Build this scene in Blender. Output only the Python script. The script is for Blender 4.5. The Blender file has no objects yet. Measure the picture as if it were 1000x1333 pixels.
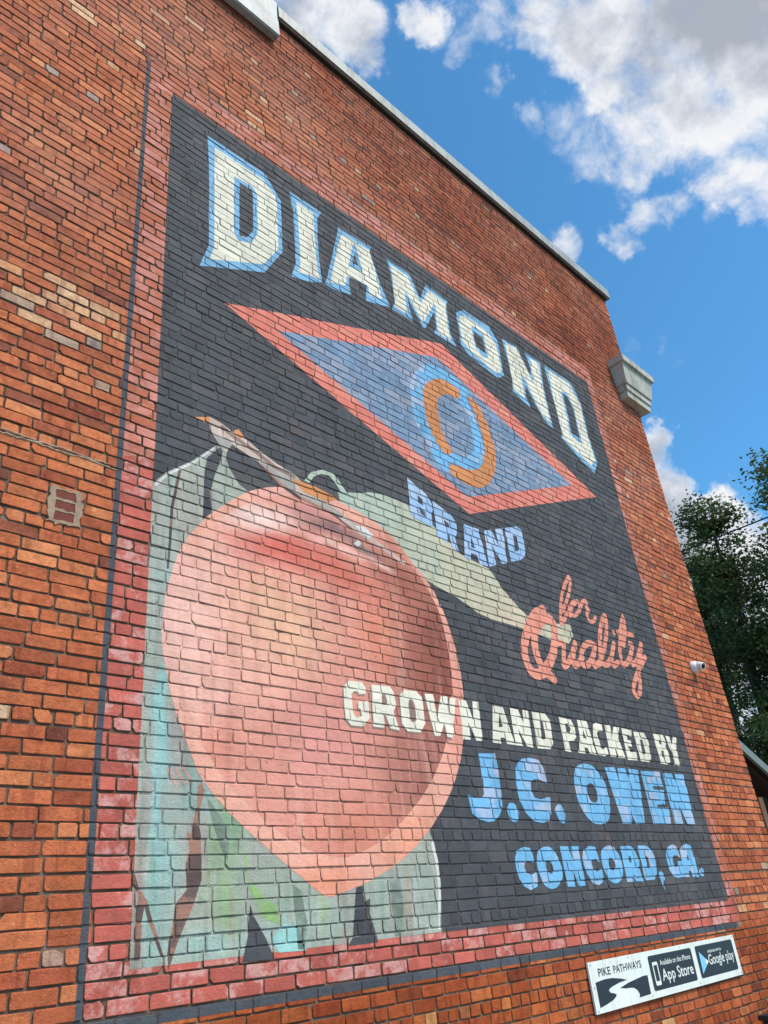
import bpy, bmesh, math, random
import numpy as np
from mathutils import Vector, Matrix
from mathutils.geometry import tessellate_polygon

random.seed(7)
rng = np.random.default_rng(7)
scene = bpy.context.scene
COL = scene.collection

# ------------------------------------------------------------------ camera
D = 3.65          # distance from the eye to the plane of the brick wall
EYE = 1.65
cam_data = bpy.data.cameras.new('camera')
cam = bpy.data.objects.new('camera', cam_data)
COL.objects.link(cam)
CR = Vector((0.71078692, -0.69679429, -0.09622718))
CD = Vector((0.27199446, 0.39842417, -0.8759436))
CF = Vector((0.64869174, 0.59643599, 0.47271888))
m = Matrix((CR, -CD, -CF)).transposed().to_4x4()
m.translation = (0, 0, EYE)
cam.matrix_world = m
cam_data.sensor_fit = 'VERTICAL'
cam_data.sensor_height = 36.0
cam_data.lens = 1026.72 * 36.0 / 1333.0
cam_data.clip_start = 0.05
cam_data.clip_end = 3000
scene.camera = cam
FPX = 1026.72
def px_of(x, y, z):
    v = Vector((x, y, z - EYE))
    d = v.dot(CF)
    return 500 + FPX * v.dot(CR) / d, 666.5 + FPX * v.dot(CD) / d
def ray_dir(px, py):
    return (CR * ((px - 500) / FPX) + CD * ((py - 666.5) / FPX) + CF).normalized()

# ------------------------------------------------------------------ exposure, sun, sky
vs = scene.view_settings
vs.view_transform = 'Standard'
vs.look = 'None'
vs.exposure = 0.38
vs.gamma = 1.0
vs.use_curve_mapping = False
SUN_TO = Vector((0.16, -0.66, 0.95)).normalized()     # towards the sun: in front of the wall, high, veiled by cloud
sun_data = bpy.data.lights.new('sun', 'SUN')
sun_data.energy = 3.3
sun_data.angle = math.radians(17)
sun_data.color = (1.0, 0.885, 0.75)
sun = bpy.data.objects.new('sun', sun_data)
COL.objects.link(sun)
sun.rotation_euler = (-SUN_TO).to_track_quat('-Z', 'Y').to_euler()
sun.location = (0, -20, 30)

SKY_STRENGTH = 0.15
world = bpy.data.worlds.new('World')
scene.world = world
world.use_nodes = True
def build_sky():
    nt = world.node_tree
    nt.nodes.clear()
    N = nt.nodes.new
    L = nt.links.new
    out = N('ShaderNodeOutputWorld'); bg = N('ShaderNodeBackground')
    bg.inputs['Strength'].default_value = SKY_STRENGTH
    L(bg.outputs[0], out.inputs[0])
    sky = N('ShaderNodeTexSky'); sky.sky_type = 'NISHITA'; sky.sun_disc = False
    sky.sun_elevation = math.asin(SUN_TO.z)
    sky.sun_rotation = math.atan2(SUN_TO.x, SUN_TO.y)
    sky.air_density = 1.0; sky.dust_density = 0.3; sky.ozone_density = 2.5
    tc = N('ShaderNodeTexCoord')
    # billowing warp of the direction
    n1 = N('ShaderNodeTexNoise'); n1.inputs['Scale'].default_value = 6.0; n1.inputs['Detail'].default_value = 9; n1.inputs['Roughness'].default_value = 0.62
    L(tc.outputs['Generated'], n1.inputs['Vector'])
    sub = N('ShaderNodeVectorMath'); sub.operation = 'SUBTRACT'; sub.inputs[1].default_value = (0.5, 0.5, 0.5)
    L(n1.outputs['Color'], sub.inputs[0])
    sc_ = N('ShaderNodeVectorMath'); sc_.operation = 'SCALE'; sc_.inputs['Scale'].default_value = 0.16
    L(sub.outputs[0], sc_.inputs[0])
    add = N('ShaderNodeVectorMath'); add.operation = 'ADD'
    L(tc.outputs['Generated'], add.inputs[0]); L(sc_.outputs[0], add.inputs[1])
    nrm = N('ShaderNodeVectorMath'); nrm.operation = 'NORMALIZE'
    L(add.outputs[0], nrm.inputs[0])
    # cloud bodies: (direction, outer radius deg, inner radius deg, weight)
    blobs = []
    for (x, y, r0, r1, w) in CLOUDS:
        blobs.append((ray_dir(x, y), r0, r1, w))
    rr = random.Random(3)
    for i in range(16):                      # more of the same clouds round the rest of the sky
        az = rr.uniform(0, 2 * math.pi); el = math.radians(rr.uniform(12, 70))
        d = Vector((math.cos(el) * math.cos(az), math.cos(el) * math.sin(az), math.sin(el)))
        if d.dot(CF) > 0.62: continue
        blobs.append((d, rr.uniform(7, 15), rr.uniform(1, 4), rr.uniform(0.7, 1.0)))
    cur = None
    for (d, r0, r1, w) in blobs:
        dp = N('ShaderNodeVectorMath'); dp.operation = 'DOT_PRODUCT'; dp.inputs[1].default_value = d
        L(nrm.outputs[0], dp.inputs[0])
        mr = N('ShaderNodeMapRange'); mr.interpolation_type = 'SMOOTHSTEP'
        mr.inputs[1].default_value = math.cos(math.radians(r0)); mr.inputs[2].default_value = math.cos(math.radians(r1))
        mr.inputs[3].default_value = 0; mr.inputs[4].default_value = w
        L(dp.outputs['Value'], mr.inputs[0])
        if cur is None: cur = mr.outputs[0]
        else:
            mx = N('ShaderNodeMath'); mx.operation = 'MAXIMUM'
            L(cur, mx.inputs[0]); L(mr.outputs[0], mx.inputs[1]); cur = mx.outputs[0]
    n2 = N('ShaderNodeTexNoise'); n2.inputs['Scale'].default_value = 17.0; n2.inputs['Detail'].default_value = 10; n2.inputs['Roughness'].default_value = 0.62
    n2.inputs['Distortion'].default_value = 0.25
    L(tc.outputs['Generated'], n2.inputs['Vector'])
    n3 = N('ShaderNodeTexNoise'); n3.inputs['Scale'].default_value = 7.0; n3.inputs['Detail'].default_value = 8; n3.inputs['Roughness'].default_value = 0.6
    L(tc.outputs['Generated'], n3.inputs['Vector'])
    a1 = N('ShaderNodeMath'); a1.operation = 'MULTIPLY_ADD'; a1.inputs[1].default_value = 1.9; a1.inputs[2].default_value = -1.13
    L(n2.outputs['Fac'], a1.inputs[0])
    a2 = N('ShaderNodeMath'); a2.operation = 'ADD'
    L(cur, a2.inputs[0]); L(a1.outputs[0], a2.inputs[1])
    dens = N('ShaderNodeMapRange'); dens.interpolation_type = 'SMOOTHSTEP'
    dens.inputs[1].default_value = 0.0; dens.inputs[2].default_value = 0.74; dens.inputs[3].default_value = 0; dens.inputs[4].default_value = 1
    L(a2.outputs[0], dens.inputs[0])
    # brightness: thin and mid parts white, thick cores grey
    core = N('ShaderNodeMath'); core.operation = 'MULTIPLY_ADD'; core.inputs[1].default_value = 2.2; core.inputs[2].default_value = -1.22
    L(n3.outputs['Fac'], core.inputs[0])
    a3 = N('ShaderNodeMath'); a3.operation = 'ADD'
    L(cur, a3.inputs[0]); L(core.outputs[0], a3.inputs[1])
    ramp = N('ShaderNodeValToRGB')
    e = ramp.color_ramp.elements
    e[0].position = 0.12; e[0].color = (0.66, 0.76, 0.92, 1)
    e[1].position = 0.42; e[1].color = (0.98, 0.98, 1.0, 1)
    k = e.new(0.60); k.color = (0.90, 0.92, 0.96, 1)
    k = e.new(0.76); k.color = (0.68, 0.72, 0.80, 1)
    k = e.new(0.92); k.color = (0.50, 0.54, 0.62, 1)
    k = e.new(1.0); k.color = (0.44, 0.48, 0.56, 1)
    L(a3.outputs[0], ramp.inputs[0])
    sc2 = N('ShaderNodeVectorMath'); sc2.operation = 'SCALE'; sc2.inputs['Scale'].default_value = CLOUD_GAIN
    L(ramp.outputs['Color'], sc2.inputs[0])
    tint = N('ShaderNodeMix'); tint.data_type = 'RGBA'; tint.blend_type = 'MULTIPLY'; tint.inputs[0].default_value = 1.0
    tint.inputs[7].default_value = SKY_TINT
    L(sky.outputs[0], tint.inputs[6])
    mix = N('ShaderNodeMix'); mix.data_type = 'RGBA'
    L(dens.outputs[0], mix.inputs[0]); L(tint.outputs[2], mix.inputs[6]); L(sc2.outputs[0], mix.inputs[7])
    L(mix.outputs[2], bg.inputs['Color'])
CLOUD_GAIN = 4.9
SKY_TINT = (0.49, 0.98, 1.13, 1)
# direction of each cloud body in view, with outer and inner radius in degrees and weight
CLOUDS = [
 (440, 25, 4.2, 0.8, .78), (470, 75, 2.4, .3, .66), (405, -15, 4, 1, .75),
 (555, 15, 2.4, .4, .80), (640, 20, 3.0, .3, .52), (705, 0, 4.2, 1.0, .74), (765, 45, 3.8, .8, .86), (795, 105, 2.8, .3, .72),
 (905, 45, 7.4, 1.5, .90), (970, 0, 8.5, 2.5, .98), (860, 120, 5.0, .6, .62), (760, 165, 4.0, .2, .47), (960, 110, 4.6, .6, .66), (820, 175, 3.6, .2, .47), (900, 175, 3.4, .2, .46),
 (945, 220, 3.4, .6, .80), (1000, 245, 3.4, .8, .74), (870, 275, 2.4, .2, .50), (838, 315, 1.8, .2, .46), (900, 250, 2.2, .2, .52),
 (752, 322, 2.2, .4, .66), (865, 585, 1.6, .3, .78), (870, 645, 3.4, 1.4, .95), (905, 680, 3.2, 1.4, .95), (955, 668, 2.4, .8, .85), (980, 700, 2.6, .8, .85),
 (930, 760, 5.0, 2, .95), (945, 880, 5.0, 2, .9), (1000, 820, 5, 2, .9), (1000, 960, 5, 2, .9), (990, 1040, 4, 2, .9),
 (640, 110, 1.6, .1, .46), (605, 60, 1.8, .2, .48), (920, 150, 2.4, .3, .76), (680, 180, 1.6, .1, .4),
]
build_sky()
scene.cycles.max_bounces = 6
scene.cycles.use_denoising = True

# ------------------------------------------------------------------ small helpers
def s2l(c):
    return tuple(((v / 255) / 12.92 if v <= 10 else (((v / 255) + 0.055) / 1.055) ** 2.4) for v in c)
def tag(o, label=None, category=None, group=None, kind=None):
    if label: o['label'] = label
    if category: o['category'] = category
    if group: o['group'] = group
    if kind: o['kind'] = kind
    return o
def empty(name, loc=(0, 0, 0)):
    o = bpy.data.objects.new(name, None); o.empty_display_size = 0.2
    COL.objects.link(o); o.location = loc
    return o
def mesh_obj(name, verts, faces, mats, parent=None, mi=None, smooth=False, rnd=None):
    me = bpy.data.meshes.new(name)
    me.from_pydata([tuple(v) for v in verts], [], [tuple(f) for f in faces])
    for mt in (mats if isinstance(mats, (list, tuple)) else [mats]): me.materials.append(mt)
    if mi is not None: me.polygons.foreach_set('material_index', np.asarray(mi, dtype=np.int32))
    if smooth: me.polygons.foreach_set('use_smooth', np.ones(len(me.polygons), dtype=bool))
    if rnd is not None:
        at = me.attributes.new('rnd', 'FLOAT_VECTOR', 'FACE')
        at.data.foreach_set('vector', np.asarray(rnd, dtype=np.float32).ravel())
    me.update()
    o = bpy.data.objects.new(name, me); COL.objects.link(o)
    if parent is not None:
        o.parent = parent
        if parent.location.length > 0: o.matrix_parent_inverse = Matrix.Translation(-parent.location)
    return o
def bm_obj(name, bm, mats, parent=None, smooth=False):
    me = bpy.data.meshes.new(name); bm.to_mesh(me); bm.free()
    for mt in (mats if isinstance(mats, (list, tuple)) else [mats]): me.materials.append(mt)
    if smooth: me.polygons.foreach_set('use_smooth', np.ones(len(me.polygons), dtype=bool))
    o = bpy.data.objects.new(name, me); COL.objects.link(o)
    if parent is not None:
        o.parent = parent
        if parent.location.length > 0: o.matrix_parent_inverse = Matrix.Translation(-parent.location)
    return o
def add_box(bm, x0, x1, y0, y1, z0, z1, bevel=0.0):
    r = bmesh.ops.create_cube(bm, size=1.0)
    for v in r['verts']:
        v.co = Vector((x0 + (v.co.x + .5) * (x1 - x0), y0 + (v.co.y + .5) * (y1 - y0), z0 + (v.co.z + .5) * (z1 - z0)))
    if bevel > 0:
        es = list({e for v in r['verts'] for e in v.link_edges})
        bmesh.ops.bevel(bm, geom=es, offset=bevel, segments=2, affect='EDGES', profile=0.6)
def box_obj(name, x0, x1, y0, y1, z0, z1, mat, parent=None, bevel=0.0):
    bm = bmesh.new(); add_box(bm, x0, x1, y0, y1, z0, z1, bevel)
    return bm_obj(name, bm, mat, parent)
def tube(bm, pts, radii, n=8, cap=True):
    rings = []
    pts = [Vector(p) for p in pts]
    for i, p in enumerate(pts):
        d = (pts[min(i + 1, len(pts) - 1)] - pts[max(i - 1, 0)]).normalized()
        a = d.orthogonal().normalized() if i == 0 else (prev - d * prev.dot(d)).normalized()
        prev = a
        b = d.cross(a)
        rings.append([bm.verts.new(p + (a * math.cos(t) + b * math.sin(t)) * radii[i]) for t in [2 * math.pi * k / n for k in range(n)]])
    for r0, r1 in zip(rings[:-1], rings[1:]):
        for k in range(n): bm.faces.new((r0[k], r0[(k + 1) % n], r1[(k + 1) % n], r1[k]))
    if cap and radii[0] > 1e-4: bm.faces.new(list(reversed(rings[0])))
    if cap and radii[-1] > 1e-4: bm.faces.new(rings[-1])
def lathe(bm, origin, axis, prof, n=24):
    axis = Vector(axis).normalized(); a = axis.orthogonal().normalized(); b = axis.cross(a)
    rings = []
    for r, h in prof:
        rings.append([bm.verts.new(Vector(origin) + axis * h + (a * math.cos(t) + b * math.sin(t)) * max(r, 1e-4)) for t in [2 * math.pi * k / n for k in range(n)]])
    for r0, r1 in zip(rings[:-1], rings[1:]):
        for k in range(n): bm.faces.new((r0[k], r0[(k + 1) % n], r1[(k + 1) % n], r1[k]))
    bm.faces.new(list(reversed(rings[0]))); bm.faces.new(rings[-1])

# ------------------------------------------------------------------ materials
class Mat:
    def __init__(self, name, rough=0.8, spec=0.3):
        self.m = bpy.data.materials.new(name); self.m.use_nodes = True
        self.nt = self.m.node_tree
        self.b = self.nt.nodes['Principled BSDF']
        self.b.inputs['Roughness'].default_value = rough
        self.b.inputs['Specular IOR Level'].default_value = spec
    def N(self, t, **kw):
        n = self.nt.nodes.new(t)
        for k, v in kw.items(): setattr(n, k, v)
        return n
    def L(self, a, b): self.nt.links.new(a, b)
    def math(self, op, a, b=None, c=None):
        n = self.N('ShaderNodeMath', operation=op)
        for i, v in enumerate((a, b, c)):
            if v is None: continue
            if isinstance(v, (int, float)): n.inputs[i].default_value = v
            else: self.L(v, n.inputs[i])
        return n.outputs[0]
    def noise(self, scale, detail=4, rough=0.55, vec=None, dist=0.0):
        n = self.N('ShaderNodeTexNoise')
        n.inputs['Scale'].default_value = scale; n.inputs['Detail'].default_value = detail
        n.inputs['Roughness'].default_value = rough; n.inputs['Distortion'].default_value = dist
        if vec is not None: self.L(vec, n.inputs['Vector'])
        return n.outputs['Fac']
    def pos(self):
        if not hasattr(self, '_p'): self._p = self.N('ShaderNodeNewGeometry').outputs['Position']
        return self._p
    def rnd(self):
        if not hasattr(self, '_r'):
            a = self.N('ShaderNodeAttribute'); a.attribute_name = 'rnd'
            s = self.N('ShaderNodeSeparateXYZ'); self.L(a.outputs['Vector'], s.inputs[0])
            self._r = (s.outputs[0], s.outputs[1], s.outputs[2], a.outputs['Vector'])
        return self._r
    def step(self, v, lo, hi, a=0.0, b=1.0, smooth=True):
        n = self.N('ShaderNodeMapRange')
        if smooth: n.interpolation_type = 'SMOOTHSTEP'
        self.L(v, n.inputs[0])
        for i, x in enumerate((lo, hi, a, b)): n.inputs[i + 1].default_value = x
        return n.outputs[0]
    def ramp(self, v, stops, interp='LINEAR'):
        n = self.N('ShaderNodeValToRGB'); cr = n.color_ramp; cr.interpolation = interp
        cr.elements[0].position = stops[0][0]; cr.elements[0].color = (*stops[0][1], 1)
        cr.elements[1].position = stops[-1][0]; cr.elements[1].color = (*stops[-1][1], 1)
        for p, c in stops[1:-1]:
            e = cr.elements.new(p); e.color = (*c, 1)
        self.L(v, n.inputs[0])
        return n.outputs[0]
    def mix(self, f, a, b, blend='MIX'):
        n = self.N('ShaderNodeMix', data_type='RGBA', blend_type=blend)
        for i, v in ((0, f), (6, a), (7, b)):
            if isinstance(v, (int, float)): n.inputs[i].default_value = v
            elif isinstance(v, tuple): n.inputs[i].default_value = (*v[:3], 1)
            else: self.L(v, n.inputs[i])
        return n.outputs[2]
    def gain(self, col, v):          # colour times a scalar socket
        n = self.N('ShaderNodeVectorMath', operation='SCALE')
        if isinstance(col, tuple): n.inputs[0].default_value = col
        else: self.L(col, n.inputs[0])
        if isinstance(v, (int, float)): n.inputs['Scale'].default_value = v
        else: self.L(v, n.inputs['Scale'])
        return n.outputs[0]
    def color(self, c):
        if isinstance(c, tuple): self.b.inputs['Base Color'].default_value = (*c[:3], 1)
        else: self.L(c, self.b.inputs['Base Color'])
    def bump(self, h, strength=0.4, dist=0.004):
        n = self.N('ShaderNodeBump'); n.inputs['Strength'].default_value = strength; n.inputs['Distance'].default_value = dist
        self.L(h, n.inputs['Height']); self.L(n.outputs[0], self.b.inputs['Normal'])

MORTAR_COL = s2l((118, 96, 80))
def make_brick_mat():
    M = Mat('brick_clay', 0.88, 0.2)
    x, y, z, v = M.rnd()
    # each brick looks up its own piece of the noise
    off = M.gain(v, 37.0)
    p = M.N('ShaderNodeVectorMath', operation='ADD'); M.L(M.pos(), p.inputs[0]); M.L(off, p.inputs[1]); P = p.outputs[0]
    base = M.ramp(x, [(0.0, s2l((122, 72, 58))), (0.10, s2l((150, 84, 62))), (0.30, s2l((176, 94, 62))), (0.60, s2l((200, 112, 72))),
                      (0.82, s2l((214, 134, 88))), (0.88, s2l((214, 156, 114))), (0.93, s2l((232, 186, 142))), (0.965, s2l((176, 150, 130))), (1.0, s2l((160, 140, 128)))])
    hue = M.mix(M.step(z, 0.5, 1.0, 0, 0.6), base, M.mix(1.0, base, s2l((225, 205, 225)), 'MULTIPLY'))
    tone = M.math('ADD', M.step(y, 0, 1, 0.86, 1.14, False), M.math('ADD', M.step(M.noise(11, 4, 0.6, P), 0.3, 0.7, -0.22, 0.22, False), M.step(M.noise(45, 5, 0.7, P), 0.3, 0.7, -0.19, 0.19, False)))
    c = M.gain(hue, tone)
    # warm ochre burn, kiln flashes across the brick, dark scuffs, pale lime specks
    c = M.mix(M.step(M.noise(14, 4, 0.6, M.gain(P, 1.3)), 0.52, 0.70, 0, 0.55), c, M.mix(1.0, c, s2l((255, 235, 190)), 'MULTIPLY'))
    mp = M.N('ShaderNodeMapping'); mp.inputs['Scale'].default_value = (1.0, 1.0, 0.12); M.L(P, mp.inputs[0])
    fl = M.step(M.noise(17, 2, 0.5, mp.outputs[0]), 0.57, 0.66, 0, 0.55)
    c = M.mix(fl, c, M.mix(1.0, c, s2l((200, 178, 188)), 'MULTIPLY'))
    ms = M.N('ShaderNodeMapping'); ms.inputs['Scale'].default_value = (0.35, 1.0, 1.6); M.L(P, ms.inputs[0])
    sc = M.step(M.noise(38, 7, 0.75, ms.outputs[0], 0.6), 0.555, 0.67, 0, 0.75)
    c = M.mix(sc, c, M.mix(0.6, c, s2l((104, 58, 40))))
    sp = M.step(M.noise(80, 3, 0.6, P), 0.67, 0.73, 0, 0.7)
    c = M.mix(sp, c, s2l((230, 194, 164)))
    # pale bloom on the upper left of the wall, darker brown towards the top and upper right, general weather stains
    sx = M.N('ShaderNodeSeparateXYZ'); M.L(M.pos(), sx.inputs[0])
    nb = M.noise(0.7, 6, 0.65, M.pos())
    bloom = M.math('MULTIPLY', M.step(sx.outputs[2], 4.2, 7.0), M.step(nb, 0.36, 0.66, 0.05, 0.6))
    c = M.mix(bloom, c, M.mix(0.5, c, s2l((206, 160, 142))))
    top_brown = M.math('MULTIPLY', M.math('MAXIMUM', M.step(sx.outputs[2], 8.2, 10.0), M.math('MULTIPLY', M.step(sx.outputs[0], 2.5, 6.0), M.step(sx.outputs[2], 6.0, 8.5))), M.step(M.noise(1.6, 6, 0.7, M.pos()), 0.28, 0.62, 0.35, 0.95))
    c = M.mix(top_brown, c, M.mix(1.0, c, s2l((184, 158, 148)), 'MULTIPLY'))
    foot = M.math('MULTIPLY', M.step(sx.outputs[2], 1.52, 1.36), M.step(M.noise(1.1, 5, 0.6, M.pos()), 0.3, 0.6, 0.3, 0.9))
    c = M.mix(foot, c, M.mix(1.0, c, s2l((214, 190, 150)), 'MULTIPLY'))
    st = M.step(M.noise(0.9, 6, 0.62, M.pos()), 0.45, 0.75, 0, 0.30)
    c = M.mix(st, c, M.mix(1.0, c, s2l((190, 172, 168)), 'MULTIPLY'))
    M.color(c)
    h = M.math('ADD', M.noise(120, 5, 0.65, P), M.math('MULTIPLY', M.noise(28, 4, 0.6, P), 1.4))
    M.bump(h, 0.9, 0.006)
    return M.m
def make_mortar_mat():
    M = Mat('mortar', 0.95, 0.1)
    n = M.noise(6, 6, 0.65, M.pos())
    c = M.ramp(n, [(0.3, s2l((88, 64, 52))), (0.5, s2l((116, 88, 72))), (0.72, s2l((150, 124, 104)))])
    M.color(c)
    M.bump(M.noise(150, 5, 0.7, M.pos()), 0.8, 0.006)
    return M.m
BRICK = make_brick_mat(); MORTAR = make_mortar_mat()

def paint_core(M, col, var, wear, soft, patch, pscale=3.2):
    """worn wall paint: each brick took it a little differently, the clay shows through in places"""
    x, y, z, v = M.rnd()
    P = M.pos()
    tone = M.math('ADD', M.step(y, 0, 1, 1 - var, 1 + var, False), M.step(M.noise(5, 5, 0.6, P), 0.3, 0.7, -soft, soft))
    c = M.gain(col, tone)
    if patch:
        (pc, lo, hi, amt) = patch
        f = M.step(M.math('ADD', M.math('MULTIPLY', z, 0.36), M.math('MULTIPLY', M.noise(pscale, 6, 0.65, P), 1.24)), lo, hi, 0, amt)
        c = M.mix(f, c, pc)
    w = M.step(M.noise(30, 8, 0.72, P, 0.5), 0.66 - wear, 0.72 - wear, 0, 0.75)
    c = M.mix(w, c, M.mix(0.45, c, s2l((150, 100, 82))))
    ch = M.step(M.noise(26, 3, 0.55, M.gain(P, 1.17), 0.8), 0.735, 0.75, 0, 0.85)        # knocked-off chips
    c = M.mix(ch, c, s2l((84, 54, 46)))
    mst = M.N('ShaderNodeMapping'); mst.inputs['Scale'].default_value = (1.0, 1.0, 0.10); M.L(P, mst.inputs[0])
    run = M.step(M.noise(9, 5, 0.65, mst.outputs[0]), 0.46, 0.72, 0, 0.30)          # rain runs
    c = M.mix(run, c, M.mix(1.0, c, s2l((176, 166, 156)), 'MULTIPLY'))
    dirt = M.step(M.noise(1.3, 6, 0.65, P), 0.45, 0.75, 0, 0.22)
    c = M.mix(dirt, c, M.mix(1.0, c, s2l((180, 168, 158)), 'MULTIPLY'))
    return c
def paint_finish(M, c):
    M.color(c)
    P = M.pos()
    h = M.math('ADD', M.noise(110, 5, 0.65, P), M.math('MULTIPLY', M.noise(24, 4, 0.6, P), 1.6))
    M.bump(h, 0.8, 0.006)
def paint(name, rgb, var=0.10, wear=0.0, soft=0.06, patch=None, pscale=3.2):
    M = Mat('paint_' + name, 0.82, 0.25)
    paint_finish(M, paint_core(M, s2l(rgb), var, wear, soft, patch, pscale))
    return M.m
def blobs_color(M, base, blobs, warp=0.12):
    """painted colour areas of the artwork, laid on the wall in metres: (x, z, rx, rz, angle, rgb, strength)"""
    nz = M.N('ShaderNodeTexNoise'); nz.inputs['Scale'].default_value = 3.5; nz.inputs['Detail'].default_value = 5
    M.L(M.pos(), nz.inputs['Vector'])
    s = M.N('ShaderNodeVectorMath', operation='MULTIPLY_ADD'); M.L(nz.outputs['Color'], s.inputs[0])
    s.inputs[1].default_value = (warp, 0, warp); s.inputs[2].default_value = (-warp / 2, 0, -warp / 2)
    a = M.N('ShaderNodeVectorMath', operation='ADD'); M.L(M.pos(), a.inputs[0]); M.L(s.outputs[0], a.inputs[1])
    c = base
    for (x, z, rx, rz, ang, rgb, st) in blobs:
        mp = M.N('ShaderNodeMapping', vector_type='TEXTURE')
        mp.inputs['Location'].default_value = (x, D, z); mp.inputs['Rotation'].default_value = (0, -math.radians(ang), 0)
        mp.inputs['Scale'].default_value = (rx, 1000, rz)
        M.L(a.outputs[0], mp.inputs[0])
        ln = M.N('ShaderNodeVectorMath', operation='LENGTH'); M.L(mp.outputs[0], ln.inputs[0])
        f = M.step(ln.outputs['Value'], 1.0, 0.0, 0.0, st)
        c = M.mix(f, c, s2l(rgb))
    return c
def paint_blobs(name, rgb, blobs, var=0.05, wear=0.0, soft=0.05, warp=0.12, patch=None, brush=(), glaze=None):
    M = Mat('paint_' + name, 0.82, 0.25)
    c = blobs_color(M, s2l(rgb), blobs, warp)
    if glaze: c = M.mix(1.0, c, s2l(glaze), 'MULTIPLY')
    for n_, (col, scale, tilt, lo, hi, amt) in enumerate(brush):       # long visible brush strokes
        mp = M.N('ShaderNodeMapping'); mp.inputs['Location'].default_value = (n_ * 3.7, 0, n_ * 1.9); mp.inputs['Rotation'].default_value = (0, math.radians(tilt), 0); mp.inputs['Scale'].default_value = (1.0, 1.0, 0.13)
        M.L(M.pos(), mp.inputs[0])
        c = M.mix(M.step(M.noise(scale, 5, 0.62, mp.outputs[0], 0.4), lo, hi, 0, amt), c, s2l(col))
    paint_finish(M, paint_core(M, c, var, wear, soft, patch))
    return M.m
def simple(name, rgb, rough=0.6, spec=0.4, var=0.08, scale=6, bump=0.0, metal=0.0, runs=0.0):
    M = Mat(name, rough, spec)
    c = M.gain(s2l(rgb), M.step(M.noise(scale, 6, 0.65, M.pos()), 0.25, 0.75, 1 - var, 1 + var))
    if runs:                      # rain runs and grime
        mp = M.N('ShaderNodeMapping'); mp.inputs['Scale'].default_value = (1.0, 1.0, 0.16); M.L(M.pos(), mp.inputs[0])
        c = M.mix(M.step(M.noise(16, 6, 0.7, mp.outputs[0]), 0.46, 0.74, 0, runs), c, M.mix(1.0, c, s2l((150, 140, 124)), 'MULTIPLY'))
        c = M.mix(M.step(M.noise(2.3, 5, 0.6, M.pos()), 0.45, 0.75, 0, runs), c, M.mix(1.0, c, s2l((190, 184, 172)), 'MULTIPLY'))
    M.color(c); M.b.inputs['Metallic'].default_value = metal
    if bump: M.bump(M.noise(scale * 12, 4, 0.6, M.pos()), bump, 0.003)
    return M.m
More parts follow.
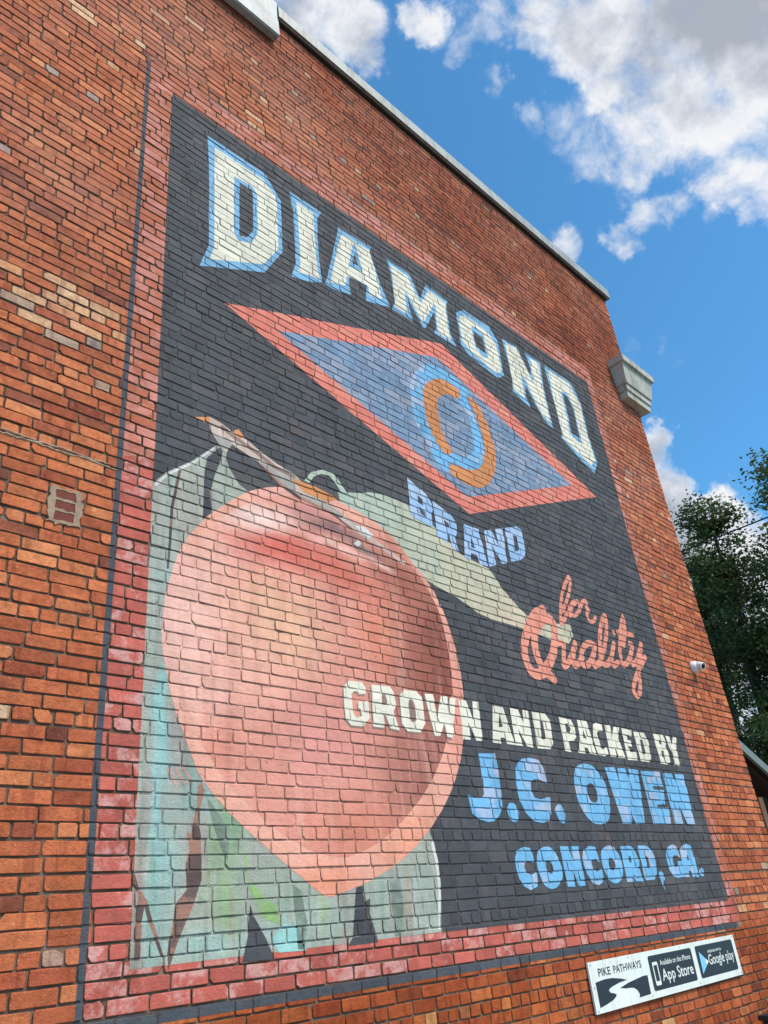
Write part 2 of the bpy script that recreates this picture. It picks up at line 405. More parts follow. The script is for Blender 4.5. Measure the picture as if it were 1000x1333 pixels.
SHAPES = [
('letter_outline','blue_edge',2,'',[[2.336,7.568,2.917,7.585,3.018,7.452,3.084,7.356,3.075,6.737,2.88,6.382,2.284,6.069,2.36,6.327,2.357,7.134],[2.647,7.243,2.775,7.261,2.786,7.198,2.777,6.776,2.712,6.658,2.64,6.633]]),
('letter','cream',4,'cream letter D with a light blue edge, first of the top arched word',[[2.404,7.49,2.901,7.484,3.022,7.381,3.036,7.277,3.033,6.748,2.871,6.465,2.367,6.188,2.406,6.334,2.407,6.905],[2.595,7.287,2.776,7.304,2.828,7.245,2.822,6.775,2.751,6.62,2.628,6.561,2.59,6.611]]),
('letter_outline','blue_edge',2,'',[[3.19,7.564,3.561,7.574,3.503,7.448,3.49,7.174,3.489,6.889,3.505,6.667,3.383,6.591,3.155,6.513,3.214,6.695,3.222,7.315]]),
('letter','cream',4,'cream letter I with a light blue edge, second of the top arched word',[[3.264,7.494,3.459,7.49,3.453,7.119,3.46,6.76,3.48,6.678,3.362,6.657,3.234,6.615,3.266,6.729,3.272,7.279]]),
('letter_outline','blue_edge',2,'',[[3.757,7.533,4.201,7.558,4.17,7.49,4.263,7.125,4.369,6.888,4.271,6.845,4.039,6.772,4.053,6.894,4.07,6.968,3.858,6.958,3.834,6.858,3.849,6.727,3.637,6.667,3.534,6.668,3.573,6.778,3.683,7.19,3.759,7.482],[3.949,7.311,3.991,7.182,3.915,7.154]]),
('letter','cream',4,'cream letter A with a light blue edge, third of the top arched word',[[3.809,7.471,4.162,7.493,4.217,7.246,4.266,6.921,4.096,6.876,4.079,6.989,3.822,6.95,3.786,6.8,3.602,6.727,3.664,6.976,3.749,7.294],[3.932,7.39,3.973,7.472,4.037,7.13,3.857,7.087]]),
('letter_outline','blue_edge',2,'',[[4.406,7.549,4.738,7.55,4.855,7.283,4.981,7.55,5.332,7.535,5.286,7.443,5.27,7.054,5.339,6.906,4.994,6.911,5.046,7,5.052,7.219,4.863,6.891,4.829,6.887,4.653,7.177,4.667,6.96,4.687,6.882,4.391,6.873,4.447,6.995,4.443,7.355]]),
('letter','cream',4,'cream letter M with a light blue edge, fourth of the top arched word',[[4.455,7.495,4.696,7.5,4.853,7.219,5.016,7.499,5.284,7.482,5.244,7.148,5.265,6.943,5.07,6.945,5.064,7.048,5.096,7.339,5.064,7.328,4.84,6.953,4.626,7.268,4.607,6.94,4.446,6.935,4.461,7.366]]),
('letter_outline','blue_edge',2,'',[[5.438,7.431,5.585,7.557,6.05,7.569,6.166,7.412,6.139,6.924,6.009,6.822,5.533,6.904,5.431,6.99,5.444,7.265],[5.709,7.331,5.864,7.317,5.868,7.092,5.715,7.108,5.701,7.213]]),
('letter','cream',4,'cream letter O with a light blue edge, fifth of the top arched word',[[5.472,7.393,5.588,7.484,5.954,7.473,6.11,7.357,6.121,6.971,5.996,6.886,5.577,6.974,5.468,7.072],[5.69,7.378,5.767,7.412,5.897,7.368,5.896,7.042,5.809,7.014,5.688,7.078,5.68,7.25]]),
('letter_outline','blue_edge',2,'',[[6.264,7.515,6.565,7.554,6.712,7.185,6.769,7.331,6.711,7.552,7.024,7.545,6.967,7.154,6.964,6.56,6.863,6.566,6.713,6.725,6.553,6.992,6.515,6.797,6.575,6.673,6.259,6.759,6.299,6.937,6.297,7.23]]),
('letter','cream',4,'cream letter N with a light blue edge, sixth of the top arched word',[[6.313,7.482,6.546,7.527,6.762,7.091,6.799,7.502,6.978,7.513,6.939,7.141,6.939,6.622,6.767,6.685,6.519,7.174,6.484,6.767,6.293,6.807,6.303,7.101]]),
('letter_outline','blue_edge',2,'',[[7.104,7.555,7.647,7.568,7.747,7.488,7.83,7.292,7.802,6.826,7.838,6.405,7.699,6.225,7.445,6.308,7.108,6.497,7.142,6.558,7.139,6.917],[7.416,7.273,7.504,7.252,7.578,7.11,7.553,6.662,7.381,6.672,7.412,7.089]]),
('letter','cream',4,'cream letter D with a light blue edge, last of the top arched word',[[7.174,7.51,7.63,7.524,7.699,7.43,7.798,7.277,7.771,6.813,7.801,6.44,7.671,6.311,7.146,6.504,7.149,6.609,7.145,7.071],[7.362,7.274,7.505,7.322,7.594,7.152,7.58,6.619,7.502,6.58,7.339,6.638,7.362,6.998]]),
('diamond','salmon',1,'salmon red diamond frame',[[2.498,5.836,5.08,6.815,7.586,5.863,5.077,4.867]]),
('diamond_field','blue_field',2,'mottled blue centre of the diamond',[[2.985,5.839,4.978,6.586,7.069,5.841,5.085,5.043]]),
('monogram_ring','sky',3,'pale blue ring inside the diamond',[[4.51,6.044,4.53,6.1,4.557,6.151,4.59,6.202,4.63,6.257,4.677,6.311,4.727,6.358,4.778,6.395,4.831,6.425,4.89,6.446,4.961,6.457,5.037,6.46,5.112,6.456,5.184,6.444,5.253,6.427,5.312,6.408,5.36,6.393,5.398,6.376,5.417,6.356,5.403,6.334,5.37,6.307,5.352,6.27,5.364,6.217,5.391,6.153,5.417,6.088,5.439,6.025,5.462,5.961,5.478,5.893,5.487,5.817,5.49,5.738,5.484,5.667,5.467,5.607,5.441,5.554,5.41,5.508,5.374,5.468,5.333,5.434,5.291,5.407,5.251,5.386,5.21,5.37,5.163,5.361,5.105,5.359,5.041,5.363,4.984,5.364,4.938,5.359,4.899,5.351,4.875,5.336,4.876,5.308,4.891,5.273,4.896,5.246,4.882,5.232,4.859,5.226,4.83,5.229,4.796,5.241,4.757,5.261,4.719,5.29,4.686,5.327,4.655,5.373,4.623,5.423,4.586,5.477,4.549,5.536,4.519,5.602,4.5,5.677,4.489,5.759,4.484,5.838,4.486,5.91,4.495,5.98],[4.879,6.042,4.919,6.095,4.97,6.132,5.018,6.159,5.055,6.176,5.088,6.182,5.123,6.18,5.165,6.168,5.209,6.148,5.249,6.126,5.285,6.108,5.316,6.089,5.338,6.054,5.347,5.992,5.345,5.913,5.341,5.837,5.336,5.767,5.328,5.699,5.312,5.64,5.286,5.593,5.252,5.556,5.217,5.526,5.184,5.506,5.148,5.494,5.108,5.485,5.059,5.476,5.005,5.47,4.96,5.479,4.93,5.509,4.908,5.552,4.89,5.603,4.871,5.658,4.854,5.721,4.847,5.79,4.848,5.874,4.858,5.966]]),
('monogram_letter','orange',4,'inner orange letter C',[[4.677,6.03,4.689,6.066,4.704,6.099,4.727,6.133,4.763,6.174,4.808,6.217,4.854,6.255,4.903,6.286,4.954,6.314,5.002,6.332,5.043,6.339,5.081,6.338,5.121,6.332,5.169,6.324,5.219,6.312,5.252,6.295,5.259,6.271,5.25,6.242,5.235,6.217,5.213,6.196,5.184,6.178,5.155,6.166,5.128,6.168,5.102,6.176,5.072,6.177,5.036,6.164,4.996,6.143,4.96,6.119,4.928,6.092,4.899,6.062,4.876,6.027,4.863,5.988,4.855,5.944,4.851,5.897,4.848,5.847,4.848,5.794,4.853,5.741,4.865,5.686,4.881,5.63,4.901,5.582,4.931,5.549,4.964,5.523,4.981,5.5,4.972,5.473,4.947,5.449,4.919,5.432,4.89,5.426,4.858,5.428,4.826,5.44,4.795,5.465,4.764,5.5,4.736,5.542,4.712,5.59,4.69,5.646,4.674,5.704,4.665,5.767,4.661,5.832,4.661,5.891,4.663,5.942,4.668,5.988]]),
('monogram_letter','orange',4.5,'outer orange letter C turned round',[[5.372,6.279,5.395,6.288,5.43,6.295,5.465,6.292,5.496,6.277,5.528,6.253,5.557,6.219,5.584,6.175,5.608,6.123,5.63,6.066,5.648,6.005,5.663,5.939,5.673,5.875,5.678,5.815,5.679,5.757,5.673,5.698,5.66,5.638,5.641,5.577,5.616,5.518,5.583,5.458,5.544,5.4,5.501,5.347,5.453,5.302,5.402,5.264,5.351,5.233,5.303,5.212,5.256,5.199,5.206,5.19,5.153,5.185,5.097,5.184,5.043,5.189,4.986,5.199,4.93,5.214,4.893,5.233,4.883,5.258,4.892,5.287,4.91,5.312,4.936,5.329,4.972,5.341,5.013,5.35,5.059,5.353,5.11,5.354,5.163,5.361,5.22,5.377,5.278,5.399,5.33,5.427,5.371,5.46,5.406,5.499,5.436,5.543,5.464,5.597,5.489,5.657,5.505,5.715,5.511,5.766,5.51,5.815,5.506,5.863,5.502,5.912,5.496,5.96,5.487,6.007,5.477,6.054,5.464,6.101,5.448,6.143,5.425,6.181,5.4,6.214,5.381,6.24,5.37,6.258,5.365,6.27]]),
('letter','pale_blue',5,'pale blue letter B in the word under the diamond',[[4.295,4.969,4.508,4.881,4.567,4.806,4.57,4.747,4.545,4.707,4.536,4.568,4.325,4.601,4.28,4.619],[4.397,4.831,4.453,4.809,4.45,4.75,4.394,4.764],[4.404,4.724,4.458,4.697,4.465,4.643,4.402,4.663]]),
('letter','pale_blue',5,'pale blue letter R in the word under the diamond',[[4.581,4.838,4.804,4.773,4.862,4.703,4.851,4.606,4.813,4.556,4.837,4.42,4.755,4.449,4.743,4.563,4.718,4.568,4.707,4.475,4.584,4.504],[4.699,4.694,4.756,4.672,4.757,4.632,4.697,4.641]]),
('letter','pale_blue',5,'pale blue letter A in the word under the diamond',[[4.971,4.735,5.171,4.739,5.219,4.387,5.104,4.385,5.084,4.459,5.002,4.463,4.984,4.387,4.905,4.399],[5.041,4.634,5.071,4.521,5.015,4.519]]),
('letter','pale_blue',5,'pale blue letter N in the word under the diamond',[[5.251,4.749,5.362,4.795,5.441,4.635,5.428,4.814,5.555,4.865,5.524,4.491,5.437,4.469,5.337,4.621,5.348,4.433,5.239,4.392]]),
('letter','pale_blue',5,'pale blue letter D in the word under the diamond',[[5.589,4.875,5.805,4.956,5.874,4.929,5.861,4.705,5.831,4.64,5.737,4.58,5.586,4.527],[5.705,4.836,5.759,4.837,5.765,4.708,5.746,4.682,5.686,4.659]]),
('letter','cream',6,'cream letter G of the first word crossing the peach',[[3.402,3.081,3.452,3.133,3.573,3.141,3.604,3.107,3.603,3.063,3.54,3.055,3.531,3.072,3.497,3.07,3.471,3.044,3.474,2.925,3.498,2.897,3.545,2.911,3.542,2.961,3.523,2.962,3.526,3.003,3.618,3.02,3.612,2.905,3.553,2.845,3.446,2.843,3.401,2.884]]),
('letter_shadow','shade',5,'',[[3.39,3.065,3.44,3.117,3.56,3.125,3.591,3.091,3.59,3.047,3.528,3.039,3.519,3.056,3.484,3.054,3.459,3.029,3.461,2.91,3.486,2.882,3.532,2.896,3.529,2.945,3.511,2.947,3.514,2.987,3.605,3.004,3.599,2.89,3.541,2.83,3.434,2.828,3.389,2.869]]),
('letter','cream',6,'cream letter R of the first word crossing the peach',[[3.661,3.135,3.832,3.144,3.864,3.109,3.881,3.021,3.845,2.975,3.885,2.851,3.799,2.856,3.761,2.946,3.743,2.944,3.748,2.856,3.639,2.853],[3.743,3.083,3.779,3.083,3.794,3.032,3.777,3.009,3.741,3.01]]),
('letter_shadow','shade',5,'',[[3.648,3.119,3.818,3.128,3.85,3.092,3.867,3.005,3.831,2.959,3.871,2.836,3.785,2.841,3.747,2.93,3.73,2.928,3.735,2.84,3.626,2.838]]),
('letter','cream',6,'cream letter O of the first word crossing the peach',[[3.922,3.095,3.975,3.141,4.099,3.144,4.152,3.107,4.151,2.923,4.089,2.856,3.967,2.853,3.915,2.9],[4.01,3.073,4.049,3.078,4.067,3.042,4.064,2.936,4.03,2.917,4.002,2.929,3.999,3.035]]),
('letter_shadow','shade',5,'',[[3.907,3.078,3.96,3.124,4.084,3.127,4.136,3.089,4.135,2.907,4.074,2.84,3.953,2.838,3.9,2.884]]),
('letter','cream',6,'cream letter W of the first word crossing the peach',[[4.178,3.137,4.268,3.143,4.29,2.98,4.351,3.142,4.427,3.146,4.413,3.015,4.452,3.143,4.518,3.145,4.428,2.846,4.368,2.852,4.355,2.954,4.294,2.851,4.237,2.846,4.208,2.993]]),
('letter_shadow','shade',5,'',[[4.162,3.12,4.252,3.125,4.273,2.963,4.334,3.124,4.41,3.128,4.396,2.998,4.435,3.125,4.501,3.127,4.411,2.83,4.351,2.836,4.339,2.937,4.278,2.835,4.221,2.83,4.192,2.976]]),
('letter','cream',6,'cream letter N of the first word crossing the peach',[[4.546,3.137,4.636,3.142,4.692,2.999,4.714,3.145,4.782,3.15,4.765,2.853,4.693,2.852,4.626,2.981,4.628,2.852,4.535,2.848,4.55,2.996]]),
('letter','cream',6,'cream letter A of the second word right of the peach',[[4.959,3.143,5.087,3.141,5.165,2.856,5.063,2.856,5.055,2.9,4.99,2.899,4.988,2.852,4.883,2.851],[5.027,3.096,5.045,2.986,4.992,2.976]]),
('letter','cream',6,'cream letter N of the second word right of the peach',[[5.179,3.147,5.285,3.145,5.332,3.038,5.344,3.15,5.421,3.15,5.405,2.854,5.328,2.861,5.238,2.987,5.27,2.858,5.172,2.857,5.172,3.023]]),
('letter','cream',6,'cream letter D of the second word right of the peach',[[5.468,3.148,5.658,3.15,5.712,3.102,5.702,2.916,5.645,2.86,5.463,2.854,5.47,2.966],[5.569,3.088,5.605,3.083,5.604,2.943,5.57,2.931,5.542,2.937]]),
('letter','cream',6,'cream letter P of the long cream word under the script',[[5.858,3.145,6.039,3.14,6.08,3.078,6.07,2.995,6.025,2.962,5.937,2.949,5.944,2.858,5.853,2.863,5.86,3.023],[5.938,3.094,5.983,3.105,6.009,3.06,5.98,3.022,5.933,3.024]]),
('letter','cream',6,'cream letter A of the long cream word under the script',[[6.14,3.15,6.296,3.154,6.346,2.864,6.237,2.868,6.222,2.914,6.168,2.915,6.169,2.863,6.061,2.861,6.135,3.024],[6.209,3.073,6.231,2.991,6.179,2.999]]),
('letter','cream',6,'cream letter C of the long cream word under the script',[[6.389,3.132,6.457,3.157,6.546,3.147,6.543,3.085,6.461,3.084,6.429,3.062,6.442,2.93,6.473,2.921,6.544,2.95,6.55,2.884,6.47,2.861,6.372,2.872,6.344,2.995]]),
('letter','cream',6,'cream letter K of the long cream word under the script',[[6.596,3.152,6.693,3.155,6.681,3.048,6.75,3.148,6.85,3.151,6.789,3.044,6.842,2.868,6.719,2.866,6.697,2.95,6.685,2.87,6.578,2.868,6.583,3.015]]),
('letter','cream',6,'cream letter E of the long cream word under the script',[[6.886,3.148,7.075,3.146,7.059,3.086,6.959,3.091,6.951,3.045,7.013,3.044,7.011,2.987,6.936,2.987,6.96,2.932,7.068,2.947,7.058,2.864,6.874,2.858,6.879,3.027]]),
('letter','cream',6,'cream letter D of the long cream word under the script',[[7.109,3.136,7.31,3.141,7.359,3.053,7.332,2.908,7.274,2.863,7.116,2.861,7.105,2.994],[7.196,3.072,7.247,3.07,7.248,2.94,7.203,2.931,7.18,2.935]]),
('letter','cream',6,'cream letter B of the short cream word beside the right border',[[7.492,3.151,7.692,3.155,7.724,3.083,7.7,3.04,7.721,2.974,7.704,2.893,7.63,2.862,7.506,2.865,7.502,3.011],[7.582,3.098,7.631,3.095,7.623,3.054,7.582,3.058],[7.578,2.997,7.627,2.994,7.609,2.927,7.569,2.93]]),
('letter','cream',6,'cream letter Y of the short cream word beside the right border',[[7.742,3.152,7.836,3.154,7.839,3.064,7.914,3.16,7.988,3.16,7.913,3.029,7.905,2.872,7.793,2.872,7.804,2.994,7.775,3.019]]),
('letter','sky',5,'sky blue letter J of the large blue name',[[4.692,2.759,4.891,2.774,4.899,2.667,4.89,2.467,4.876,2.39,4.824,2.331,4.759,2.296,4.687,2.287,4.596,2.306,4.524,2.34,4.506,2.465,4.576,2.447,4.659,2.45,4.686,2.476,4.695,2.57]]),
('full_stop','sky',5,'sky blue first full stop of the large blue name',[[4.981,2.426,5.01,2.425,5.038,2.416,5.057,2.391,5.067,2.361,5.06,2.333,5.044,2.31,5.021,2.295,4.994,2.29,4.97,2.297,4.949,2.312,4.934,2.338,4.927,2.366,4.934,2.39,4.947,2.409,4.961,2.421]]),
('letter','sky',5,'sky blue letter C of the large blue name',[[5.104,2.643,5.138,2.709,5.215,2.755,5.332,2.772,5.444,2.761,5.486,2.712,5.511,2.587,5.411,2.61,5.33,2.61,5.281,2.58,5.271,2.526,5.303,2.473,5.38,2.462,5.468,2.484,5.514,2.481,5.491,2.38,5.442,2.308,5.339,2.291,5.233,2.304,5.156,2.355,5.105,2.44,5.09,2.545]]),
('full_stop','sky',5,'sky blue second full stop of the large blue name',[[5.548,2.4,5.572,2.42,5.602,2.435,5.632,2.434,5.657,2.421,5.672,2.392,5.677,2.357,5.666,2.327,5.648,2.302,5.635,2.292,5.619,2.291,5.594,2.301,5.57,2.319,5.555,2.346,5.547,2.373,5.542,2.387]]),
('letter','sky',5,'sky blue letter O of the large blue name',[[5.906,2.651,5.927,2.698,5.961,2.732,6.018,2.759,6.083,2.775,6.148,2.778,6.21,2.77,6.264,2.749,6.31,2.718,6.347,2.681,6.375,2.635,6.396,2.579,6.403,2.517,6.387,2.452,6.359,2.393,6.332,2.351,6.294,2.32,6.232,2.301,6.164,2.294,6.102,2.296,6.045,2.311,5.993,2.341,5.95,2.383,5.915,2.436,5.893,2.499,5.892,2.577],[6.066,2.571,6.08,2.594,6.102,2.608,6.129,2.617,6.159,2.617,6.189,2.607,6.212,2.588,6.22,2.556,6.217,2.522,6.206,2.496,6.187,2.476,6.159,2.465,6.128,2.463,6.099,2.47,6.075,2.489,6.065,2.529]]),
('letter','sky',5,'sky blue letter W of the large blue name',[[6.427,2.765,6.598,2.776,6.634,2.689,6.651,2.773,6.778,2.778,6.822,2.681,6.839,2.778,7.013,2.776,6.935,2.395,6.906,2.313,6.756,2.305,6.721,2.356,6.73,2.448,6.687,2.31,6.534,2.306,6.483,2.52]]),
('letter','sky',5,'sky blue letter E of the large blue name',[[7.057,2.772,7.432,2.784,7.432,2.648,7.224,2.645,7.227,2.614,7.422,2.616,7.385,2.488,7.215,2.479,7.221,2.455,7.435,2.458,7.395,2.315,7.066,2.31,7.06,2.517]]),
('letter','sky',5,'sky blue letter N of the large blue name',[[7.489,2.778,7.672,2.779,7.725,2.648,7.728,2.778,7.921,2.785,7.889,2.318,7.731,2.32,7.649,2.492,7.645,2.318,7.477,2.316,7.476,2.556]]),
('letter','sky',5,'sky blue letter C of the lowest blue line, first letter',[[4.928,2.056,4.967,2.102,5.051,2.126,5.127,2.119,5.149,2.082,5.155,2.018,5.088,2.033,5.038,2.02,5.023,1.992,5.038,1.956,5.092,1.941,5.162,1.957,5.156,1.897,5.139,1.863,5.054,1.842,4.986,1.868,4.938,1.917,4.921,1.987]]),
('letter','sky',5,'sky blue letter O of the lowest blue line, second letter',[[5.193,2.053,5.206,2.077,5.227,2.096,5.263,2.114,5.305,2.125,5.347,2.128,5.386,2.121,5.417,2.104,5.443,2.08,5.463,2.052,5.478,2.02,5.489,1.987,5.49,1.954,5.477,1.92,5.452,1.889,5.416,1.865,5.375,1.848,5.34,1.842,5.305,1.843,5.267,1.851,5.232,1.867,5.212,1.893,5.198,1.924,5.187,1.96,5.181,1.996,5.184,2.026],[5.293,2.008,5.305,2.025,5.322,2.033,5.341,2.032,5.359,2.022,5.373,2.001,5.379,1.978,5.374,1.961,5.362,1.949,5.348,1.942,5.332,1.941,5.313,1.948,5.298,1.961,5.291,1.985]]),
('letter','sky',5,'sky blue letter N of the lowest blue line',[[5.517,2.129,5.626,2.128,5.66,2.04,5.67,2.128,5.768,2.128,5.765,1.85,5.674,1.847,5.629,1.958,5.623,1.847,5.523,1.85,5.515,1.983]]),
('letter','sky',5,'sky blue letter C of the lowest blue line, fourth letter',[[5.8,2.054,5.834,2.1,5.924,2.131,6.008,2.123,6.028,2.075,6.038,2.004,5.98,2.036,5.92,2.025,5.904,2.006,5.916,1.96,5.972,1.943,6.045,1.965,6.043,1.91,6.018,1.865,5.947,1.846,5.876,1.861,5.813,1.931,5.791,1.993]]),
('letter','sky',5,'sky blue letter O of the lowest blue line, fifth letter',[[6.079,2.071,6.096,2.092,6.122,2.109,6.164,2.124,6.211,2.132,6.251,2.132,6.288,2.122,6.32,2.099,6.346,2.069,6.362,2.035,6.368,1.999,6.364,1.959,6.351,1.921,6.33,1.893,6.3,1.871,6.252,1.856,6.202,1.85,6.16,1.858,6.125,1.876,6.097,1.907,6.077,1.944,6.066,1.978,6.063,2.012,6.067,2.043],[6.169,2.014,6.186,2.031,6.207,2.041,6.228,2.038,6.245,2.026,6.256,2.006,6.258,1.983,6.247,1.963,6.228,1.949,6.206,1.946,6.184,1.95,6.17,1.963,6.162,1.98,6.162,1.998]]),
('letter','sky',5,'sky blue letter R of the lowest blue line',[[6.396,2.126,6.561,2.13,6.623,2.098,6.658,2.012,6.632,1.959,6.656,1.854,6.533,1.856,6.502,1.909,6.495,1.855,6.393,1.856,6.392,1.989],[6.494,2.05,6.527,2.048,6.537,2,6.496,2.005]]),
('letter','sky',5,'sky blue letter D of the lowest blue line',[[6.684,2.131,6.827,2.131,6.913,2.101,6.946,2.008,6.913,1.908,6.847,1.86,6.689,1.86,6.688,1.976],[6.784,2.047,6.819,2.037,6.826,1.973,6.802,1.947,6.767,1.956]]),
('comma','sky',5,'sky blue comma of the lowest blue line',[[6.945,1.912,6.994,1.926,7.032,1.901,7.027,1.86,6.988,1.838,6.978,1.816,6.992,1.775,6.984,1.775,6.962,1.818,6.95,1.844]]),
('letter','sky',5,'sky blue letter G of the lowest blue line',[[7.153,2.062,7.217,2.119,7.321,2.141,7.391,2.123,7.414,2.021,7.371,2.043,7.308,2.049,7.259,2.028,7.25,1.985,7.274,1.951,7.332,1.957,7.34,1.998,7.425,2.002,7.413,1.868,7.325,1.868,7.288,1.862,7.208,1.873,7.154,1.93,7.143,2.005]]),
('letter','sky',5,'sky blue letter A of the lowest blue line',[[7.442,2.089,7.499,2.128,7.59,2.145,7.672,2.127,7.695,2.067,7.684,1.861,7.568,1.862,7.553,1.912,7.509,1.915,7.501,1.864,7.412,1.866,7.419,1.954],[7.575,2.063,7.586,2.004,7.531,2.008]]),
('full_stop','sky',5,'sky blue full stop of the lowest blue line',[[7.714,1.909,7.738,1.926,7.767,1.937,7.79,1.934,7.805,1.922,7.806,1.9,7.796,1.878,7.778,1.866,7.755,1.862,7.733,1.865,7.716,1.875,7.709,1.891]]),
('leaf_field','leaf',1,'grey green leaves below and left of the peach',[[1.998,4.124,2.08,4.228,2.258,4.376,2.421,4.548,2.48,4.602,2.522,4.582,2.51,4.481,2.545,4.412,2.61,4.329,2.695,4.288,3.284,3.778,4.083,3.142,4.072,2.209,4.103,2.14,4.114,2.004,4.106,1.85,4.073,1.647,2.001,1.634,1.999,2.144]]),
('leaf','right_leaf',1,'pale olive leaf behind the word under the diamond',[[3.494,4.567,3.702,4.623,3.837,4.675,3.974,4.699,4.254,4.706,4.601,4.568,4.861,4.41,5.224,4.372,5.378,4.219,5.581,4.074,5.701,4.019,6.019,4.015,6.385,4.084,6.391,3.963,6.276,3.86,5.966,3.858,5.683,3.886,5.141,3.888,4.964,3.907,4.874,3.942,4.731,3.992,4.497,4.032,4.159,4.108,3.54,4.26]]),
('leaf_gap','charcoal',2,'dark gap between the leaves',[[2.468,4.561,2.37,4.446,2.348,4.324,2.342,3.987,2.407,4.055,2.395,4.199,2.428,4.335,2.468,4.454,2.486,4.532]]),
('peach','peach_rim',3,'lighter rim of the big peach',[[2.96,4.426,2.831,4.377,2.702,4.308,2.571,4.206,2.452,4.096,2.363,4.003,2.293,3.913,2.234,3.826,2.188,3.734,2.15,3.625,2.122,3.515,2.107,3.423,2.099,3.336,2.093,3.244,2.097,3.15,2.116,3.046,2.144,2.943,2.173,2.85,2.207,2.761,2.248,2.67,2.289,2.585,2.318,2.522,2.359,2.459,2.439,2.376,2.538,2.289,2.652,2.206,2.763,2.131,2.85,2.072,2.932,2.018,3.031,1.953,3.117,1.9,3.159,1.881,3.185,1.877,3.202,1.875,3.245,1.884,3.372,1.912,3.528,1.953,3.674,2.007,3.819,2.072,3.956,2.151,4.087,2.243,4.212,2.352,4.325,2.473,4.423,2.602,4.504,2.744,4.564,2.909,4.604,3.078,4.624,3.23,4.625,3.377,4.61,3.528,4.575,3.678,4.521,3.832,4.445,3.973,4.335,4.087,4.222,4.181,4.142,4.257,4.064,4.319,3.979,4.372,3.869,4.416,3.698,4.456,3.514,4.484,3.354,4.489,3.207,4.478,3.08,4.459]]),
('peach_flesh','peach',4,'big pink and orange painted peach',[[2.971,4.36,2.835,4.301,2.7,4.222,2.581,4.133,2.476,4.035,2.389,3.936,2.316,3.833,2.257,3.727,2.213,3.617,2.183,3.503,2.168,3.388,2.166,3.274,2.175,3.163,2.195,3.056,2.221,2.953,2.25,2.858,2.285,2.769,2.325,2.688,2.377,2.608,2.451,2.521,2.539,2.435,2.641,2.352,2.746,2.277,2.843,2.214,2.94,2.164,3.042,2.124,3.144,2.096,3.238,2.078,3.337,2.077,3.455,2.103,3.579,2.146,3.701,2.205,3.822,2.278,3.945,2.365,4.064,2.462,4.171,2.567,4.267,2.683,4.355,2.82,4.428,2.966,4.477,3.112,4.507,3.261,4.519,3.413,4.514,3.563,4.495,3.708,4.457,3.841,4.394,3.954,4.31,4.052,4.208,4.138,4.084,4.214,3.927,4.285,3.759,4.342,3.595,4.376,3.443,4.395,3.317,4.401,3.201,4.397,3.088,4.387]]),
('stem','twig',5,'pale pinkish twig above the peach',[[2.268,4.714,2.378,4.761,2.461,4.753,2.559,4.719,2.659,4.71,2.76,4.662,2.928,4.6,3.096,4.572,3.196,4.48,3.464,4.402,3.67,4.337,3.85,4.259,4.149,4.151,4.128,4.126,3.86,4.211,3.618,4.283,3.431,4.36,3.121,4.392,2.975,4.442,2.884,4.497,2.732,4.564,2.558,4.614,2.51,4.529,2.462,4.57,2.414,4.624,2.373,4.704]]),
('twig_knot','orange',6,'orange mark on the twig',[[3.046,4.529,3.27,4.53,3.488,4.5,3.38,4.445,3.166,4.451]]),
('twig_knot','orange',6,'orange knot on the upper twig',[[2.268,4.714,2.378,4.761,2.378,4.712]]),
('twig_knot','orange',6,'orange knot in the middle of the twig',[[2.571,4.731,2.609,4.759,2.659,4.716,2.621,4.682]]),
('leaf_stalk','right_leaf',5,'pale curled leaf stalk beside the twig',[[3.172,4.547,3.235,4.64,3.357,4.71,3.462,4.715,3.532,4.646,3.587,4.578,3.524,4.564,3.47,4.638,3.414,4.678,3.338,4.664,3.261,4.611,3.214,4.543]]),
('highlight','white_mark',6,'white highlight on the peach groove',[[3.638,4.327,3.733,4.342,3.823,4.297,3.771,4.256,3.695,4.28]]),
('highlight','white_mark',6,'small white highlight below the twig',[[3.606,4.167,3.657,4.212,3.685,4.188,3.65,4.154]]),
('branch','bark',2,'brown forked branch below left of the peach',[[2.357,2.448,2.376,2.406,2.351,2.327,2.342,2.25,2.357,2.186,2.358,2.112,2.362,2.096,2.364,1.985,2.318,1.873,2.236,1.718,2.194,1.613,2.186,1.682,2.23,1.893,2.282,1.944,2.272,2.053,2.295,2.129,2.283,2.169,2.275,2.209,2.308,2.186,2.313,2.255,2.33,2.326,2.335,2.423]]),
('branch','bark',2,'dark forked branch at the bottom left corner',[[1.999,2.031,2.028,1.958,2.075,1.9,2.111,1.807,2.174,1.658,2.148,1.68,2.086,1.813,2.062,1.88,2.049,1.81,2.051,1.664,2.021,1.667,2.022,1.852,2.027,1.927,1.999,1.98]]),
('branch','charcoal',2,'dark pointed gap below the peach, left one',[[2.651,1.864,2.671,1.811,2.754,1.692,2.795,1.607,2.598,1.611,2.634,1.721]]),
('branch','charcoal',2,'dark pointed gap below the peach tip',[[3.389,1.919,3.444,1.924,3.444,1.84,3.491,1.856,3.482,1.779,3.521,1.66,3.527,1.631,3.298,1.629,3.337,1.673,3.372,1.843]]),
('leaf_stroke','green',2,'bright green leaf stroke below the peach',[[2.612,2.113,2.634,2.113,2.653,1.981,2.732,1.903,2.819,1.846,2.837,1.759,2.728,1.797,2.652,1.928]]),
('leaf_edge','white_mark',2,'pale edge of the lower leaf',[[4.067,2.145,4.09,2.172,4.115,2.049,4.115,1.915,4.066,1.66,4.047,1.661,4.089,1.916,4.089,2.049]]),
('leaf_stroke','aqua',2,'aqua stroke on the lower leaves',[[2.86,1.758,2.951,1.752,3.006,1.631,2.825,1.635,2.783,1.7]]),
('twig_streak','bark',6,'dark underside of the twig',[[2.732,4.57,2.885,4.503,2.975,4.448,3.121,4.405,3.432,4.366,3.619,4.29,3.603,4.278,3.415,4.349,3.106,4.381,2.961,4.425,2.858,4.494]]),
